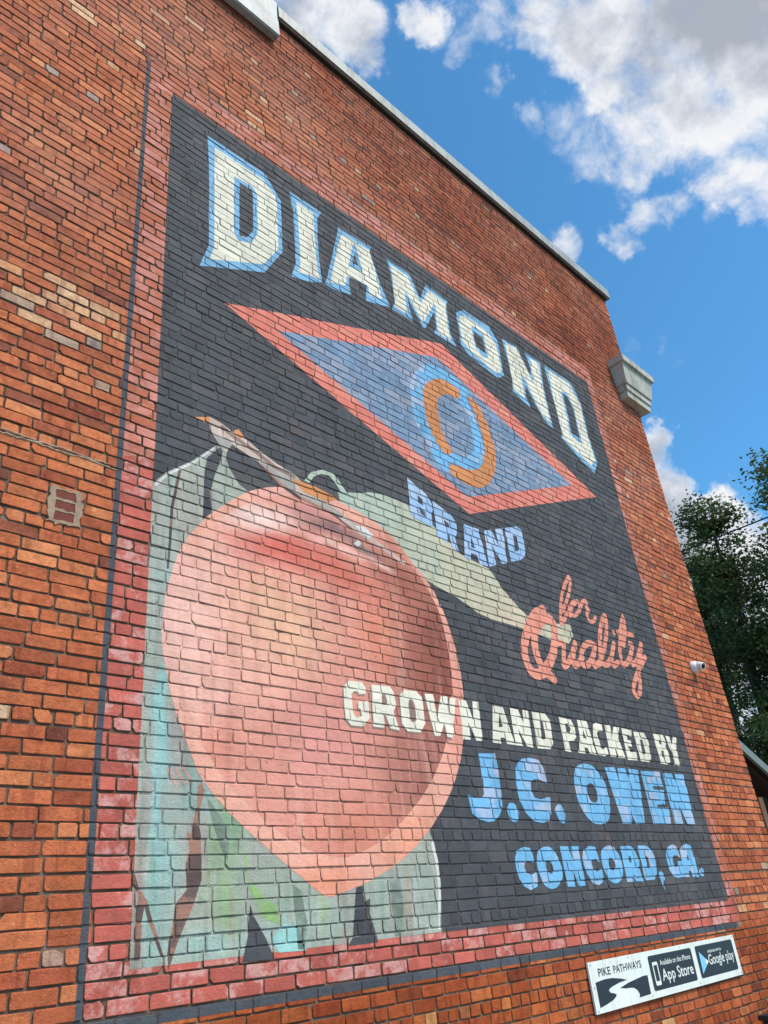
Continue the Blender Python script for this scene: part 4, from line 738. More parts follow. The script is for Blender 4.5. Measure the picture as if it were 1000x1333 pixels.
# ------------------------------------------------------------------ the mural
mural = empty('painted_mural', ((PAN[0] + PAN[1]) / 2, D, PAN[2]))
tag(mural, 'weathered painted advert with a huge peach, a diamond and blue and cream lettering', 'mural')
CH = (70, 76, 84)
PM = {
 'charcoal': paint('charcoal', (79, 80, 83), 0.14, 0.0, 0.10, (s2l((104, 96, 94)), 0.84, 1.04, 0.55)),
 'line': paint('line', (78, 82, 88), 0.12, 0.02, 0.1),
 'line_faded': paint('line_faded', (128, 116, 110), 0.2, 0.10, 0.14, (s2l((178, 112, 90)), 0.6, 0.8, 0.85)),
 'border': paint('border', (192, 98, 84), 0.16, 0.10, 0.15, (s2l((218, 164, 156)), 0.80, 1.04, 0.8), 13.0),
 'border_faded': paint('border_faded', (206, 132, 116), 0.18, 0.12, 0.14, (s2l((188, 104, 74)), 0.66, 0.92, 0.95), 7.0),
 'cream': paint('cream', (238, 228, 206), 0.05, 0.0, 0.05),
 'blue_edge': paint('blue_edge', (132, 180, 212), 0.09, -0.03, 0.06),
 'salmon': paint('salmon', (230, 130, 112), 0.07, -0.02, 0.05, (s2l((232, 158, 134)), 0.80, 1.05, 0.5)),
 'blue_field': paint('blue_field', (124, 146, 170), 0.11, 0.0, 0.08, (s2l((164, 166, 180)), 0.72, 0.98, 0.75)),
 'sky': paint('sky', (122, 182, 220), 0.07, 0.0, 0.05, (s2l((194, 192, 206)), 0.84, 1.0, 0.7)),
 'pale_blue': paint('pale_blue', (158, 188, 220), 0.08, 0.02, 0.06, (s2l((198, 206, 220)), 0.74, 0.98, 0.6)),
 'orange': paint('orange', (220, 144, 92), 0.07, 0.0, 0.06),
 'coral': paint('coral', (234, 150, 126), 0.06, 0.0, 0.05),
 'shade': paint('shade', (150, 122, 112), 0.08, 0.02, 0.06),
 'twig': paint('twig', (210, 184, 170), 0.10, 0.02, 0.10, (s2l((156, 156, 148)), 0.75, 0.95, 0.7)),
 'white_mark': paint('white_mark', (222, 216, 208), 0.06, 0.02, 0.06),
 'bark': paint('bark', (104, 84, 80), 0.2, 0.05, 0.2, (s2l((178, 130, 110)), 0.80, 0.96, 0.8)),
 'coral_thin': paint('coral_thin', (196, 158, 142), 0.08, 0.02, 0.08),
 'leaf_dark': paint('leaf_dark', (124, 136, 120), 0.10, 0.03, 0.12, (s2l((150, 160, 146)), 0.72, 0.95, 0.8), 8.0),
 'green': paint('green', (150, 182, 118), 0.08, 0.03, 0.08, (s2l((158, 172, 150)), 0.7, 0.95, 0.6)),
 'aqua': paint('aqua', (152, 198, 190), 0.08, 0.03, 0.08),
 'right_leaf': paint_blobs('right_leaf', (204, 194, 166), [(3.6, 4.5, 1.3, 0.7, 0, (170, 186, 170), 0.9), (4.4, 4.3, 0.6, 0.3, 0, (188, 190, 164), 0.6), (5.6, 3.9, 0.8, 0.5, 0, (212, 188, 160), 0.8)], 0.06, 0.02, 0.06, 0.14, None,
     [((178, 184, 166), 9, 60, 0.50, 0.68, 0.6), ((216, 196, 170), 14, 50, 0.55, 0.70, 0.6)]),
 'leaf': paint_blobs('leaf', (170, 172, 158), [
     (2.2, 3.95, 0.35, 0.5, 0, (184, 176, 162), 0.8), (2.25, 2.70, 0.30, 0.5, 0, (164, 154, 146), 0.7),
     (2.105, 2.7, 0.075, 1.9, 0, (142, 200, 196), 0.75), (2.16, 2.0, 0.11, 0.5, 0, (150, 196, 188), 0.65), (2.32, 2.40, 0.14, 0.25, 0, (138, 190, 182), 0.8),
     (2.51, 2.22, 0.20, 0.28, 0, (132, 162, 124), 0.95), (2.52, 1.85, 0.10, 0.35, 0, (150, 182, 124), 0.8), (2.42, 2.05, 0.08, 0.4, 0, (156, 176, 130), 0.6),
     (2.78, 1.95, 0.3, 0.25, 0, (160, 170, 152), 0.6), (3.0, 1.75, 0.5, 0.2, 0, (162, 184, 172), 0.8), (2.4, 1.70, 0.6, 0.10, 0, (166, 192, 182), 0.8),
     (3.12, 1.82, 0.05, 0.22, 0, (162, 182, 130), 0.7), (3.75, 1.85, 0.5, 0.35, 0, (164, 176, 164), 0.8), (3.82, 1.86, 0.05, 0.3, 0, (186, 158, 136), 0.7),
     (2.02, 1.9, 0.06, 0.5, 0, (200, 158, 146), 0.5)], 0.07, 0.03, 0.06, 0.16, None,
     [((166, 152, 142), 11, 6, 0.50, 0.66, 0.75), ((136, 160, 142), 14, -10, 0.54, 0.68, 0.7), ((188, 190, 176), 19, 4, 0.56, 0.70, 0.6), ((116, 118, 110), 24, 12, 0.62, 0.72, 0.55)]),
 'peach_rim': paint_blobs('peach_rim', (240, 174, 154), [
     (2.15, 3.3, 0.35, 0.9, 0, (240, 186, 174), 0.9), (4.5, 3.0, 0.3, 0.9, 0, (230, 150, 134), 0.9), (3.9, 2.15, 0.5, 0.35, 20, (238, 160, 132), 0.9),
     (4.0, 4.15, 0.6, 0.4, 0, (206, 128, 114), 0.9), (3.1, 4.4, 0.6, 0.3, 0, (236, 172, 162), 0.9), (3.15, 1.95, 0.4, 0.15, 0, (242, 154, 124), 0.8)], 0.05, glaze=(255, 252, 247)),
 'peach': paint_blobs('peach', (232, 158, 141), [
     (2.25, 3.3, 0.62, 1.3, 0, (246, 192, 178), 0.95),
     (4.42, 3.3, 1.10, 1.45, 0, (166, 98, 86), 0.95), (4.15, 2.60, 0.85, 0.75, 0, (176, 114, 104), 0.85), (3.45, 2.22, 0.70, 0.32, 8, (212, 130, 108), 0.85),
     (2.44, 2.62, 0.26, 0.32, -35, (224, 142, 122), 0.75), (3.2, 2.75, 0.6, 0.5, 0, (228, 154, 146), 0.8),
     (2.93, 3.42, 0.62, 0.55, 0, (250, 198, 164), 0.85), (2.7, 3.1, 0.5, 0.5, 0, (242, 180, 164), 0.7),
     (3.80, 3.55, 0.36, 0.55, -20, (222, 132, 104), 0.7),
     (4.02, 4.02, 0.46, 0.30, -10, (164, 96, 80), 0.9), (4.48, 3.40, 0.72, 1.25, 0, (146, 84, 70), 0.85), (4.10, 2.55, 0.62, 0.62, 0, (166, 104, 92), 0.75),
     (3.02, 3.95, 0.72, 0.22, 4, (214, 98, 88), 0.9), (3.50, 3.88, 0.62, 0.22, -10, (212, 116, 98), 0.9),
     (2.78, 4.13, 0.50, 0.17, 14, (250, 216, 206), 0.95), (3.45, 4.10, 0.45, 0.055, -6, (246, 196, 186), 0.9), (3.88, 4.06, 0.2, 0.05, -12, (238, 192, 182), 0.9),
     (3.44, 4.23, 0.55, 0.11, 0, (136, 104, 106), 0.95), (3.72, 4.14, 0.28, 0.06, -10, (124, 114, 114), 0.95), (3.2, 4.30, 0.35, 0.08, 6, (200, 140, 136), 0.8)], 0.055, 0.02, 0.05, 0.14, None,
     [((240, 182, 164), 7, 25, 0.52, 0.70, 0.35), ((206, 124, 108), 9, -20, 0.54, 0.72, 0.35)], (255, 252, 246)),
}
PM_JOINT = {}
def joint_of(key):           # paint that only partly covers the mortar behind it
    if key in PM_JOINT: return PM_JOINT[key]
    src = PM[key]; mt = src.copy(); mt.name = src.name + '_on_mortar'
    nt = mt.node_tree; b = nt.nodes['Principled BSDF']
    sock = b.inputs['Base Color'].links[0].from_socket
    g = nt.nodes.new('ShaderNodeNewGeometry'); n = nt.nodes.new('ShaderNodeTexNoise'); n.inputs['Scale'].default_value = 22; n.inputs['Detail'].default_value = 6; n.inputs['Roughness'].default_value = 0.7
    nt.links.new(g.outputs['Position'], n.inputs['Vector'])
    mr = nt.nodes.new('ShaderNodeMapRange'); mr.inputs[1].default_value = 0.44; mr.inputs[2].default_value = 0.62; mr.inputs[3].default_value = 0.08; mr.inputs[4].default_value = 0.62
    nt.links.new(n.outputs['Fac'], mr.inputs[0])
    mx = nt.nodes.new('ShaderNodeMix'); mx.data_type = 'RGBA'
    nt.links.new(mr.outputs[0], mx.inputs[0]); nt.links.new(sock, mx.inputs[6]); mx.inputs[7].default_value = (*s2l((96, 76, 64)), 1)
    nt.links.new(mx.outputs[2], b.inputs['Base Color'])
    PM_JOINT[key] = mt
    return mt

PD = 0.0062              # thick paint and filler bring the joints forward
def clip_half(poly, ax, az, nx, nz):
    out = []; n = len(poly)
    if n == 0: return out
    prev = poly[-1]; dp = (prev[0] - ax) * nx + (prev[2] - az) * nz
    for cur in poly:
        dc = (cur[0] - ax) * nx + (cur[2] - az) * nz
        if (dc >= 0) != (dp >= 0):
            t = dp / (dp - dc)
            out.append((prev[0] + (cur[0] - prev[0]) * t, prev[1] + (cur[1] - prev[1]) * t, prev[2] + (cur[2] - prev[2]) * t))
        if dc >= 0: out.append(cur)
        prev, dp = cur, dc
    return out
def clip_tri(poly, T):
    for k in range(3):
        (x1, z1), (x2, z2) = T[k], T[(k + 1) % 3]
        poly = clip_half(poly, x1, z1, -(z2 - z1), x2 - x1)
        if len(poly) < 3: return []
    return poly
def paint_film(name, loops, key, layer, parent, label='', fill_joints=True):
    """a film of paint that follows every brick face, arris and joint inside an outline"""
    off = 0.0006 + 0.0005 * layer
    loops = [[tuple(p) for p in L] for L in loops]
    flat = [p for L in loops for p in L]
    tri = tessellate_polygon([[Vector((x, z, 0)) for x, z in L] for L in loops])
    T = []
    for t in tri:
        a, b, c = (flat[i] for i in t)
        s = (b[0] - a[0]) * (c[1] - a[1]) - (b[1] - a[1]) * (c[0] - a[0])
        if abs(s) < 1e-9: continue
        T.append((a, b, c) if s > 0 else (a, c, b))
    Ta = np.array(T); tlo = Ta.min(1); thi = Ta.max(1)
    P = np.array(flat); lo = P.min(0); hi = P.max(0)
    ra, rb = ba + 0.003, bb + 0.003
    cand = np.where((bx + ra > lo[0]) & (bx - ra < hi[0]) & (bz + rb > lo[1]) & (bz - rb < hi[1]))[0]
    edge = np.zeros(len(cand), bool); inside = np.zeros(len(cand), bool)
    cx, cz, ca, cb = bx[cand], bz[cand], ra[cand], rb[cand]
    for Lp in loops:
        for k in range(len(Lp)):
            (x1, z1), (x2, z2) = Lp[k - 1], Lp[k]
            # does this edge touch the brick's box
            bbx = (max(x1, x2) > cx - ca) & (min(x1, x2) < cx + ca) & (max(z1, z2) > cz - cb) & (min(z1, z2) < cz + cb)
            nx, nz = -(z2 - z1), (x2 - x1)
            dist = np.abs((cx - x1) * nx + (cz - z1) * nz); rad = np.abs(nx) * ca + np.abs(nz) * cb
            edge |= bbx & (dist <= rad)
            if z1 != z2:
                cr = ((z1 > cz) != (z2 > cz)) & (cx < (x2 - x1) * (cz - z1) / (z2 - z1) + x1)
                inside ^= cr
    V = []; F = []; RN = []; MI = []
    def put(poly, r, mi):
        s = len(V); V.extend(poly); F.append(tuple(range(s, s + len(poly)))); RN.append(r); MI.append(mi)
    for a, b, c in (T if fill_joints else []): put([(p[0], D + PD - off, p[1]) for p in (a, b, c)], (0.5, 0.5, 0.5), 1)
    dv = np.array([0, off, 0])
    for n, i in enumerate(cand):
        if not edge[n] and not inside[n]: continue
        vf = VF[i] - dv; vp = VP[i] - dv; r = tuple(RND[i])
        polys = [[tuple(v) for v in vf]]
        for k in range(NP):
            b2 = (k + 1) % NP
            polys.append([tuple(vp[k]), tuple(vp[b2]), tuple(vf[b2]), tuple(vf[k])])
        if not edge[n]:
            for pl in polys: put(pl, r, 0)
            continue
        sel = np.where((tlo[:, 0] < bx[i] + ra[i]) & (thi[:, 0] > bx[i] - ra[i]) & (tlo[:, 1] < bz[i] + rb[i]) & (thi[:, 1] > bz[i] - rb[i]))[0]
        for t in sel:
            for pl in polys:
                c_ = clip_tri(pl, T[t])
                if len(c_) >= 3: put(c_, r, 0)
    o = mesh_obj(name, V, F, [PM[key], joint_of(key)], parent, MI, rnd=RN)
    if label: tag(o, label)
    return o
def rect(x0, x1, z0, z1): return [(x0, z0), (x1, z0), (x1, z1), (x0, z1)]
def rrect(x0, x1, z0, z1, r):
    out = []
    for cx, cz, a0 in ((x1 - r, z0 + r, -90), (x1 - r, z1 - r, 0), (x0 + r, z1 - r, 90), (x0 + r, z0 + r, 180)):
        for k in range(5):
            a = math.radians(a0 + 90 * k / 4); out.append((cx + r * math.cos(a), cz + r * math.sin(a)))
    return out
paint_film('panel', [rect(*PAN)], 'charcoal', 0, mural, 'charcoal ground of the mural')
inn = (OUT[0] + 0.034, OUT[1] - 0.024, OUT[2] + 0.045, OUT[3] - 0.030)
bx0, bx1, bz0, bz1 = inn[0] + .002, inn[1] - .002, inn[2] + .002, inn[3] - .002
px0, px1, pz0, pz1 = PAN[0] - .001, PAN[1] + .001, PAN[2] - .001, PAN[3] + .001
paint_film('border', [[(bx0, bz0), (bx1 - .05, bz0), (bx1, bz0 + .06), (bx1, pz0 + .15), (px1, pz0 + .15), (px1, pz0), (px0, pz0), (px0, 4.30), (bx0, 4.24)]], 'border', 0, mural, 'chalky red border along the lower left and the foot of the mural', False)
paint_film('border', [[(bx0, 4.242), (px0, 4.302), (px0, pz1), (px1, pz1), (px1, pz0 + .152), (bx1, pz0 + .152), (bx1, bz1), (bx0 + .05, bz1), (bx0, bz1 - .06)]], 'border_faded', 0, mural, 'faded pinkish border along the upper left, the top and the right of the mural', False)
def arc(cx, cz, r, a0, a1, n=5): return [(cx + r * math.cos(math.radians(a0 + (a1 - a0) * k / n)), cz + r * math.sin(math.radians(a0 + (a1 - a0) * k / n))) for k in range(n + 1)]
ox0, ox1, oz0, oz1 = OUT; ix0, ix1, iz0, iz1 = inn
paint_film('border_line', [[(ox0, oz0), (ox1 - .1, oz0)] + [(ox1 - .1, iz0), (ix0, iz0), (ix0, iz1 - .06)] + [(ox0, iz1 - .06)]], 'line', 0.4, mural, 'dark line along the left and the foot of the red border')
paint_film('border_line', [[(ox0, iz1 - .06), (ix0, iz1 - .06)] + arc(ix0 + .06, iz1 - .06, .06, 180, 90)[1:] + [(ix1, iz1), (ix1, iz0 + .06)] + arc(ix1 - .06, iz0 + .06, .06, 0, -90)[1:] + [(ix1 - .072, oz0)] + arc(ox1 - .1, oz0 + .1, .1, -90, 0)[1:] + [(ox1, oz1)] + arc(ox0 + .1, oz1 - .1, .1, 90, 180)], 'line_faded', 0.5, mural, 'faded line along the top and the right of the red border')
edge_pending = None
for (name, key, layer, label, loops) in SHAPES:
    lps = [[(L[i], L[i + 1]) for i in range(0, len(L), 2)] for L in loops]
    o = paint_film(name, lps, key, layer, mural, label)
    if name == 'letter_outline': edge_pending = o
    elif edge_pending is not None:
        edge_pending.parent = o; edge_pending.matrix_parent_inverse.identity(); edge_pending = None
    elif name == 'letter_shadow':
        o.parent = last; o.matrix_parent_inverse.identity()
    last = o if name == 'letter' else (last if name == 'letter_shadow' else o)

# ------------------------------------------------------------------ the sign board under the mural
sign = empty('wall_sign', (6.78, D - 0.02, 1.04))
tag(sign, 'long white sign board with black badges screwed to the brick below the mural', 'sign')
SW = simple('sign_white', (228, 230, 222), 0.42, 0.4, 0.04, 3, 0, 0, 0.28)
SB = simple('sign_black', (38, 44, 54), 0.45, 0.4, 0.06, 3)
SC = simple('sign_cyan', (130, 196, 236), 0.45, 0.4, 0.03, 3)
SY0 = D - 0.022; SF = SY0 - 0.001
TILT = 0.006
def sz(x, z): return z + (x - 6.78) * TILT
def sheet(name, pts, mat, parent, y, holes=()):
    return slab(name, [(x, sz(x, z)) for x, z in pts], [[(x, sz(x, z)) for x, z in h] for h in holes], y, y + 0.0008, mat, parent)
def sub(o, parent, root):
    o.parent = parent; o.matrix_parent_inverse.identity(); return o
slab('board', [(x, sz(x, z)) for x, z in rect(5.556, 8.008, 1.045, 1.360)], [], SY0, SY0 + 0.014, SW, sign)
def fit_text(name, body, x0, x1, z0, z1, mat, y, parent, bold=0.0):
    cu = bpy.data.curves.new(name, 'FONT'); cu.body = body; cu.resolution_u = 3; cu.offset = bold
    to = bpy.data.objects.new(name, cu); COL.objects.link(to)
    bpy.context.view_layer.update()
    me = bpy.data.meshes.new_from_object(to.evaluated_get(bpy.context.evaluated_depsgraph_get()))
    bpy.data.objects.remove(to); bpy.data.curves.remove(cu)
    co = np.zeros(len(me.vertices) * 3); me.vertices.foreach_get('co', co); co = co.reshape(-1, 3)
    lo, hi = co.min(0), co.max(0)
    X = x0 + (co[:, 0] - lo[0]) / (hi[0] - lo[0]) * (x1 - x0); Z = z0 + (co[:, 1] - lo[1]) / (hi[1] - lo[1]) * (z1 - z0)
    me.vertices.foreach_set('co', np.stack([X, np.full_like(X, y), Z + (X - 6.78) * TILT], 1).ravel())
    me.materials.clear(); me.materials.append(mat); me.name = name
    o = bpy.data.objects.new(name, me); COL.objects.link(o); o.parent = parent
    if parent is sign: o.matrix_parent_inverse = Matrix.Translation(-sign.location)
    return o
fit_text('lettering', 'PIKE', 5.670, 5.838, 1.262, 1.312, SB, SF, sign, 0.012)
fit_text('lettering', 'PATHWAYS', 5.880, 6.288, 1.262, 1.312, SB, SF, sign, 0.012)
road = [(5.613, 1.232), (5.73, 1.240), (5.844, 1.238), (5.96, 1.222), (6.043, 1.206), (5.93, 1.200), (5.848, 1.190), (5.79, 1.180), (5.766, 1.168), (5.782, 1.152), (5.83, 1.143), (5.859, 1.132), (5.845, 1.12), (5.80, 1.105), (5.70, 1.088), (5.613, 1.078)]
sheet('road_emblem', road, SB, sign, SF)
sheet('road_emblem', [(5.923, 1.166), (6.05, 1.186), (6.183, 1.198), (6.27, 1.206), (6.348, 1.206), (6.342, 1.082), (6.17, 1.078), (6.178, 1.10), (6.16, 1.125), (6.118, 1.146), (6.06, 1.153), (6.006, 1.154)], SB, sign, SF)
badge1 = sheet('badge', rrect(6.405, 7.140, 1.090, 1.326, 0.02), SB, sign, SF)
badge2 = sheet('badge', rrect(7.215, 7.948, 1.092, 1.328, 0.02), SB, sign, SF)
T2 = SF - 0.0012
sub(sheet('phone_icon', rrect(6.450, 6.534, 1.122, 1.280, 0.012), SW, badge1, T2, [list(reversed(rect(6.464, 6.520, 1.150, 1.258)))]), badge1, sign)
fit_text('lettering', 'Available on the iPhone', 6.575, 7.098, 1.248, 1.286, SW, T2, badge1, 0.008)
fit_text('lettering', 'App', 6.570, 6.785, 1.118, 1.222, SW, T2, badge1, 0.01)
fit_text('lettering', 'Store', 6.825, 7.100, 1.141, 1.222, SW, T2, badge1, 0.01)
sub(sheet('play_icon', [(7.268, 1.284), (7.403, 1.201), (7.258, 1.122)], SC, badge2, T2), badge2, sign)
sub(sheet('play_edge', [(7.372, 1.222), (7.405, 1.201), (7.370, 1.181), (7.346, 1.201)], SW, badge2, T2 - 0.001), badge2, sign)
fit_text('lettering', 'ANDROID APP ON', 7.428, 7.695, 1.262, 1.282, SW, T2, badge2, 0.015)
fit_text('lettering', 'Google play', 7.415, 7.915, 1.150, 1.250, SW, T2, badge2, 0.006)
SCREW = simple('screw_zinc', (150, 150, 148), 0.4, 0.5, 0.1, 10, 0, 0.7)
for x, z in ((5.585, 1.34), (6.12, 1.345), (6.36, 1.065), (7.17, 1.066), (6.95, 1.345), (7.985, 1.345), (5.585, 1.06), (7.985, 1.06), (5.585, 1.2)):
    bm = bmesh.new(); lathe(bm, (x, SY0, sz(x, z)), (0, -1, 0), [(0.006, -0.002), (0.006, 0.0015), (0.003, 0.0028)], 10)
    bm_obj('screw', bm, SCREW, sign)

# ------------------------------------------------------------------ security camera
sc_c = Vector((8.90, D, 4.03))
seccam = empty('security_camera', sc_c)
tag(seccam, 'small white security camera with a black lens on the brick wall', 'camera')
CW = simple('camera_white', (226, 226, 226), 0.4, 0.5, 0.02, 5); CB = simple('camera_glass', (14, 14, 16), 0.12, 0.6, 0.0, 5)
bm = bmesh.new(); lathe(bm, sc_c + Vector((0, 0.004, 0)), (0, -1, 0), [(0.070, 0.0), (0.071, 0.02), (0.066, 0.035), (0.058, 0.06), (0.046, 0.068)], 28)
bm_obj('mount', bm, CW, seccam, True)
look = Vector((-0.22, -0.90, -0.36)).normalized()
c0 = sc_c + Vector((0.004, -0.075, -0.002))
bm = bmesh.new(); bmesh.ops.create_uvsphere(bm, u_segments=24, v_segments=16, radius=0.050)
bmesh.ops.translate(bm, verts=bm.verts, vec=c0)
ball = bm_obj('housing', bm, CW, seccam, True)
bm = bmesh.new(); lathe(bm, c0, look, [(0.045, 0.015), (0.046, 0.050), (0.042, 0.056), (0.034, 0.056), (0.034, 0.048)], 24)
sub(bm_obj('shroud', bm, CW, ball, True), ball, seccam)
bm = bmesh.new(); lathe(bm, c0, look, [(0.0335, 0.046), (0.0335, 0.0545), (0.024, 0.058), (0.010, 0.060)], 24)
sub(bm_obj('lens', bm, CB, ball, True), ball, seccam)

# ------------------------------------------------------------------ dark box at the foot of the wall
ub = empty('utility_box', (8.3, 3.4, 0.12))
tag(ub, 'dark box at the foot of the wall in the bottom right corner', 'box')
UB = simple('dark_paint', (40, 38, 46), 0.5, 0.4, 0.1, 4)
box_obj('cabinet', 7.98, 8.82, 3.24, 3.56, 0.12, 0.70, UB, ub, 0.012)
box_obj('lid', 7.95, 8.85, 3.21, 3.58, 0.702, 0.745, UB, ub, 0.012)

# ------------------------------------------------------------------ open shelter beyond the corner
pav = empty('open_shelter', (14.5, 8.5, 0))
tag(pav, 'open timber shelter with a gabled metal roof behind the corner of the brick building', 'shelter')
TIM = simple('dark_timber', (66, 52, 44), 0.85, 0.2, 0.2, 6, 0.3); RFM = simple('roof_metal', (120, 128, 124), 0.5, 0.5, 0.08, 3)
AX, AZ, SL = 14.5, 4.76, 0.405
def roofz(x): return AZ - SL * abs(x - AX)
def roof_slab(x0, x1, y0, y1, t0, t1, name, mat, parent):
    vv = [(x, y, roofz(x) + t) for y in (y0, y1) for x, t in ((x0, t0), (x1, t0), (x1, t1), (x0, t1))]
    return mesh_obj(name, vv, [(0, 1, 2, 3), (7, 6, 5, 4), (0, 4, 5, 1), (1, 5, 6, 2), (2, 6, 7, 3), (3, 7, 4, 0)], mat, parent)
for x0, x1 in ((11.3, 14.5), (14.5, 17.7)):
    roof_slab(x0, x1, 6.03, 11.2, -0.04, 0.02, 'roof', RFM, pav)
    roof_slab(x0, x1, 5.97, 6.028, -0.15, 0.03, 'fascia', RFM, pav)
for z in np.arange(3.50, AZ - 0.1, 0.16):          # boards of the far gable
    half = min(2.85, (AZ - 0.06 - (z + 0.15)) / SL)
    if half < 0.1: break
    box_obj('gable_board', AX - half, AX + half, 10.85, 10.88, z, z + 0.152, TIM, pav)
for x0, x1 in ((11.3, 14.5), (14.5, 17.7)):        # boarded underside and rafters
    n_b = 12
    for q_ in range(n_b):
        a_ = 6.04 + (11.1 - 6.04) * q_ / n_b
        roof_slab(x0, x1, a_, a_ + (11.1 - 6.04) / n_b - 0.006, -0.075, -0.046, 'soffit_board', TIM, pav)
    for yy in np.arange(6.15, 11.1, 0.95): roof_slab(x0 + .05, x1 - .05, yy, yy + 0.05, -0.20, -0.078, 'rafter', TIM, pav)
box_obj('eave_board', 17.68, 17.72, 5.98, 11.2, 3.25, 3.47, TIM, pav)
for xb in (11.62, 17.22): box_obj('beam', xb, xb + .16, 6.4, 11.0, 3.22, 3.40, TIM, pav, 0.01)
for x, yy in ((11.7, 6.6), (17.3, 6.6), (11.7, 10.7), (17.3, 10.7)): box_obj('post', x - .07, x + .07, yy - .07, yy + .07, 0.0, 3.22, TIM, pav, 0.008)

# ------------------------------------------------------------------ overhead wire
wire = bmesh.new()
pts = [(18.0, yy, 9.28 - 0.14 * (1 - ((yy - 6) / 30) ** 2) + 0.1 + (6.5 - yy) * 0.0) for yy in np.linspace(-24, 36, 25)]
tube(wire, pts, [0.018] * len(pts), 6)
tag(bm_obj('overhead_wire', wire, simple('cable', (30, 30, 32), 0.6)), 'thin dark overhead wire crossing in front of the trees', 'wire')

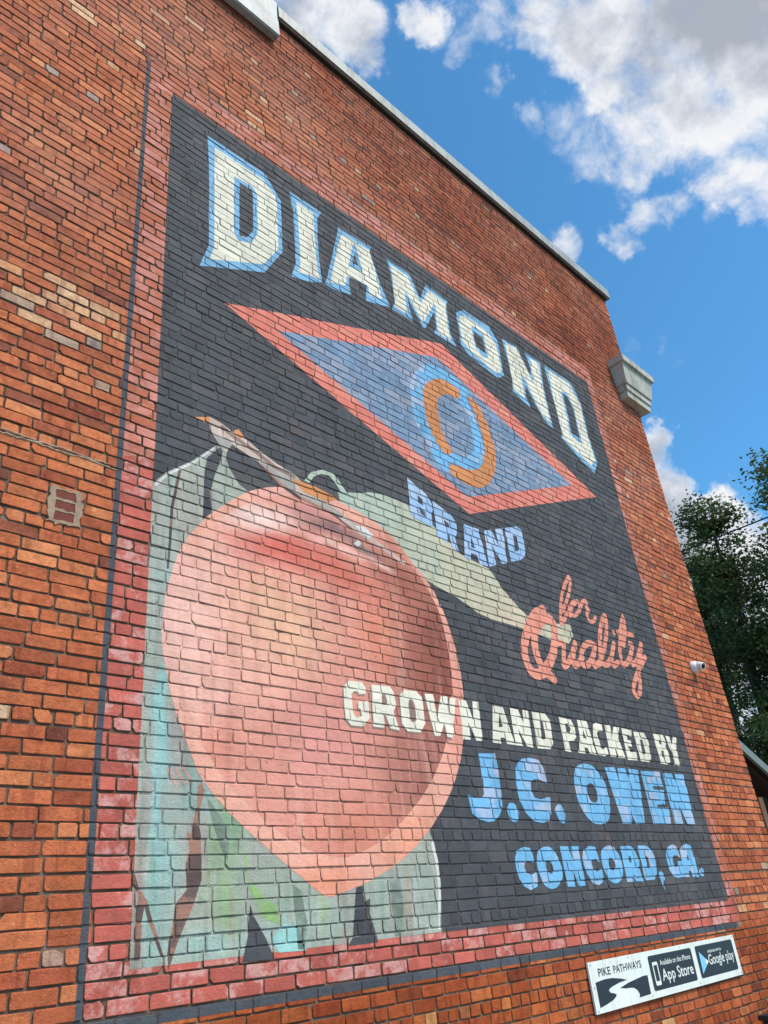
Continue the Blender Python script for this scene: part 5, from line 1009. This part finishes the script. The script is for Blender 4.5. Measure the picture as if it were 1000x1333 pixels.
# ------------------------------------------------------------------ trees
def leaf_mat(name, a, b):
    M = Mat(name, 0.55, 0.35)
    n = M.noise(0.9, 3, 0.5, M.pos())
    x = M.rnd()[0]
    c = M.mix(M.math('ADD', M.math('MULTIPLY', x, 0.7), M.step(n, 0.3, 0.7, -0.1, 0.4)), s2l(a), s2l(b))
    M.color(c)
    tr = M.N('ShaderNodeBsdfTranslucent'); M.L(c, tr.inputs['Color'])
    ms = M.N('ShaderNodeMixShader'); ms.inputs[0].default_value = 0.22
    out = M.nt.nodes['Material Output']
    M.L(M.b.outputs[0], ms.inputs[1]); M.L(tr.outputs[0], ms.inputs[2]); M.L(ms.outputs[0], out.inputs['Surface'])
    return M.m
BARK = simple('tree_bark', (78, 66, 56), 0.95, 0.1, 0.25, 12, 0.8)
def tree(name, label, base, height, lobes, nclump, mat, seed, leaf=0.125):
    """lobes: (dx, dy, z, rx, ry, rz, weight)"""
    r = np.random.default_rng(seed); root = empty(name, base); tag(root, label, 'tree', 'trees beyond the corner of the building')
    base = Vector(base)
    bm = bmesh.new()
    top = base + Vector((r.normal(0, .2), r.normal(0, .2), height * 0.62))
    def bend(a, b, n, j):
        return [a.lerp(b, t / n) + Vector(r.normal(0, j, 3)) * math.sin(math.pi * t / n) for t in range(n + 1)]
    trunk = bend(base, top, 6, 0.12)
    tube(bm, trunk, list(np.linspace(0.30, 0.13, 7)), 10)
    bm_obj('trunk', bm, BARK, root, True)
    W = np.array([l[6] for l in lobes]); W = W / W.sum()
    centres = []
    for _ in range(nclump):
        l = lobes[r.choice(len(lobes), p=W)]
        d = r.normal(0, 1, 3); d /= np.linalg.norm(d); rad = r.random() ** 0.42
        centres.append((base.x + l[0] + d[0] * rad * l[3], base.y + l[1] + d[1] * rad * l[4], base.z + l[2] + d[2] * rad * l[5]))
    bm = bmesh.new()
    for l in lobes:
        a = trunk[min(6, max(2, int(6 * min(1, (l[2] - 1.2) / (height * .62)))))]
        b = base + Vector((l[0], l[1], l[2]))
        limb = bend(a, b, 5, 0.18); tube(bm, limb, list(np.linspace(0.10, 0.035, 6)), 7)
    for c in centres[::3]:
        c = Vector(c); l = min(lobes, key=lambda l: (Vector((base.x + l[0], base.y + l[1], base.z + l[2])) - c).length)
        b = base + Vector((l[0], l[1], l[2])); tube(bm, bend(b.lerp(c, 0.1), c, 4, 0.08), [0.026, 0.02, 0.015, 0.01, 0.006], 5)
    bm_obj('limbs', bm, BARK, root, True)
    V = []; F = []; RN = []
    for c in centres:
        n = int(r.uniform(60, 120)); cr = r.uniform(0.28, 0.55); tone = r.random()
        P = r.normal(0, 1, (n, 3)) * np.array([cr, cr, cr * 0.55]) * 0.6 + np.array(c)
        Dv = r.normal(0, 1, (n, 3)); Dv[:, 2] = Dv[:, 2] * 0.5 - 0.35
        Dv /= np.linalg.norm(Dv, axis=1)[:, None]
        U = np.cross(Dv, r.normal(0, 1, (n, 3)) * 0.6 + np.array([0, 0, 1.0])); U /= np.linalg.norm(U, axis=1)[:, None]
        Nn = np.cross(Dv, U)
        Ls = r.uniform(0.7, 1.25, n)[:, None] * leaf; Wd = Ls * r.uniform(0.24, 0.36, n)[:, None]
        a = P; b = P + Dv * Ls * .45 + U * Wd + Nn * Ls * .06; t = P + Dv * Ls - Nn * Ls * .08; d = P + Dv * Ls * .45 - U * Wd + Nn * Ls * .06
        s = len(V)
        V.extend(np.stack([a, b, t, d], 1).reshape(-1, 3))
        for k in range(n):
            q0 = s + k * 4; F.append((q0, q0 + 1, q0 + 2)); F.append((q0, q0 + 2, q0 + 3)); v = min(1, max(0, tone + r.normal(0, .15))); RN.append((v, .5, .5)); RN.append((v, .5, .5))
    mesh_obj('crown', np.array(V), F, mat, root, rnd=RN)
LEAF = leaf_mat('leaf_dark', (48, 64, 38), (96, 116, 60)); LEAF2 = leaf_mat('leaf_olive', (54, 70, 40), (116, 130, 66))
tree('broadleaf_tree', 'slender tree with a loose open top in front of the white cloud', (22.6, 7.45, 0), 12.9,
     [(0, 0, 11.7, .75, .75, 1.0, .6), (.1, -.1, 10.0, 1.15, 1.05, 1.1, 1.0), (0, -.3, 8.0, 1.6, 1.3, 1.3, 1.3), (0, -.4, 6.3, 1.9, 1.5, 1.2, 1.4), (0, 0, 4.6, 2.4, 2.0, 1.2, 1.3)], 270, LEAF, 11)
tree('broadleaf_tree', 'bushy dark tree nearest the edge of the brick wall', (24.6, 9.15, 0), 12.6,
     [(0, -.1, 11.4, .7, .6, .8, .5), (0, -.3, 9.9, 1.3, 1.0, 1.1, 1.4), (0, -.1, 8.3, 1.4, .9, 1.0, 1.1), (0, -.3, 4.6, 2.2, 1.8, 1.4, 1.4)], 220, LEAF, 12)
tree('broadleaf_tree', 'tall full tree at the right edge of the picture', (21.6, 4.6, 0), 13.4,
     [(0, .2, 11.2, 1.3, .72, 1.3, 1), (0, .5, 9.2, 1.9, 1.45, 1.1, 1.7), (0, .7, 7.2, 2.2, 1.8, 1.5, 2.2), (0, 1.1, 5.0, 2.4, 2.2, 1.4, 1.9)], 360, LEAF2, 13)
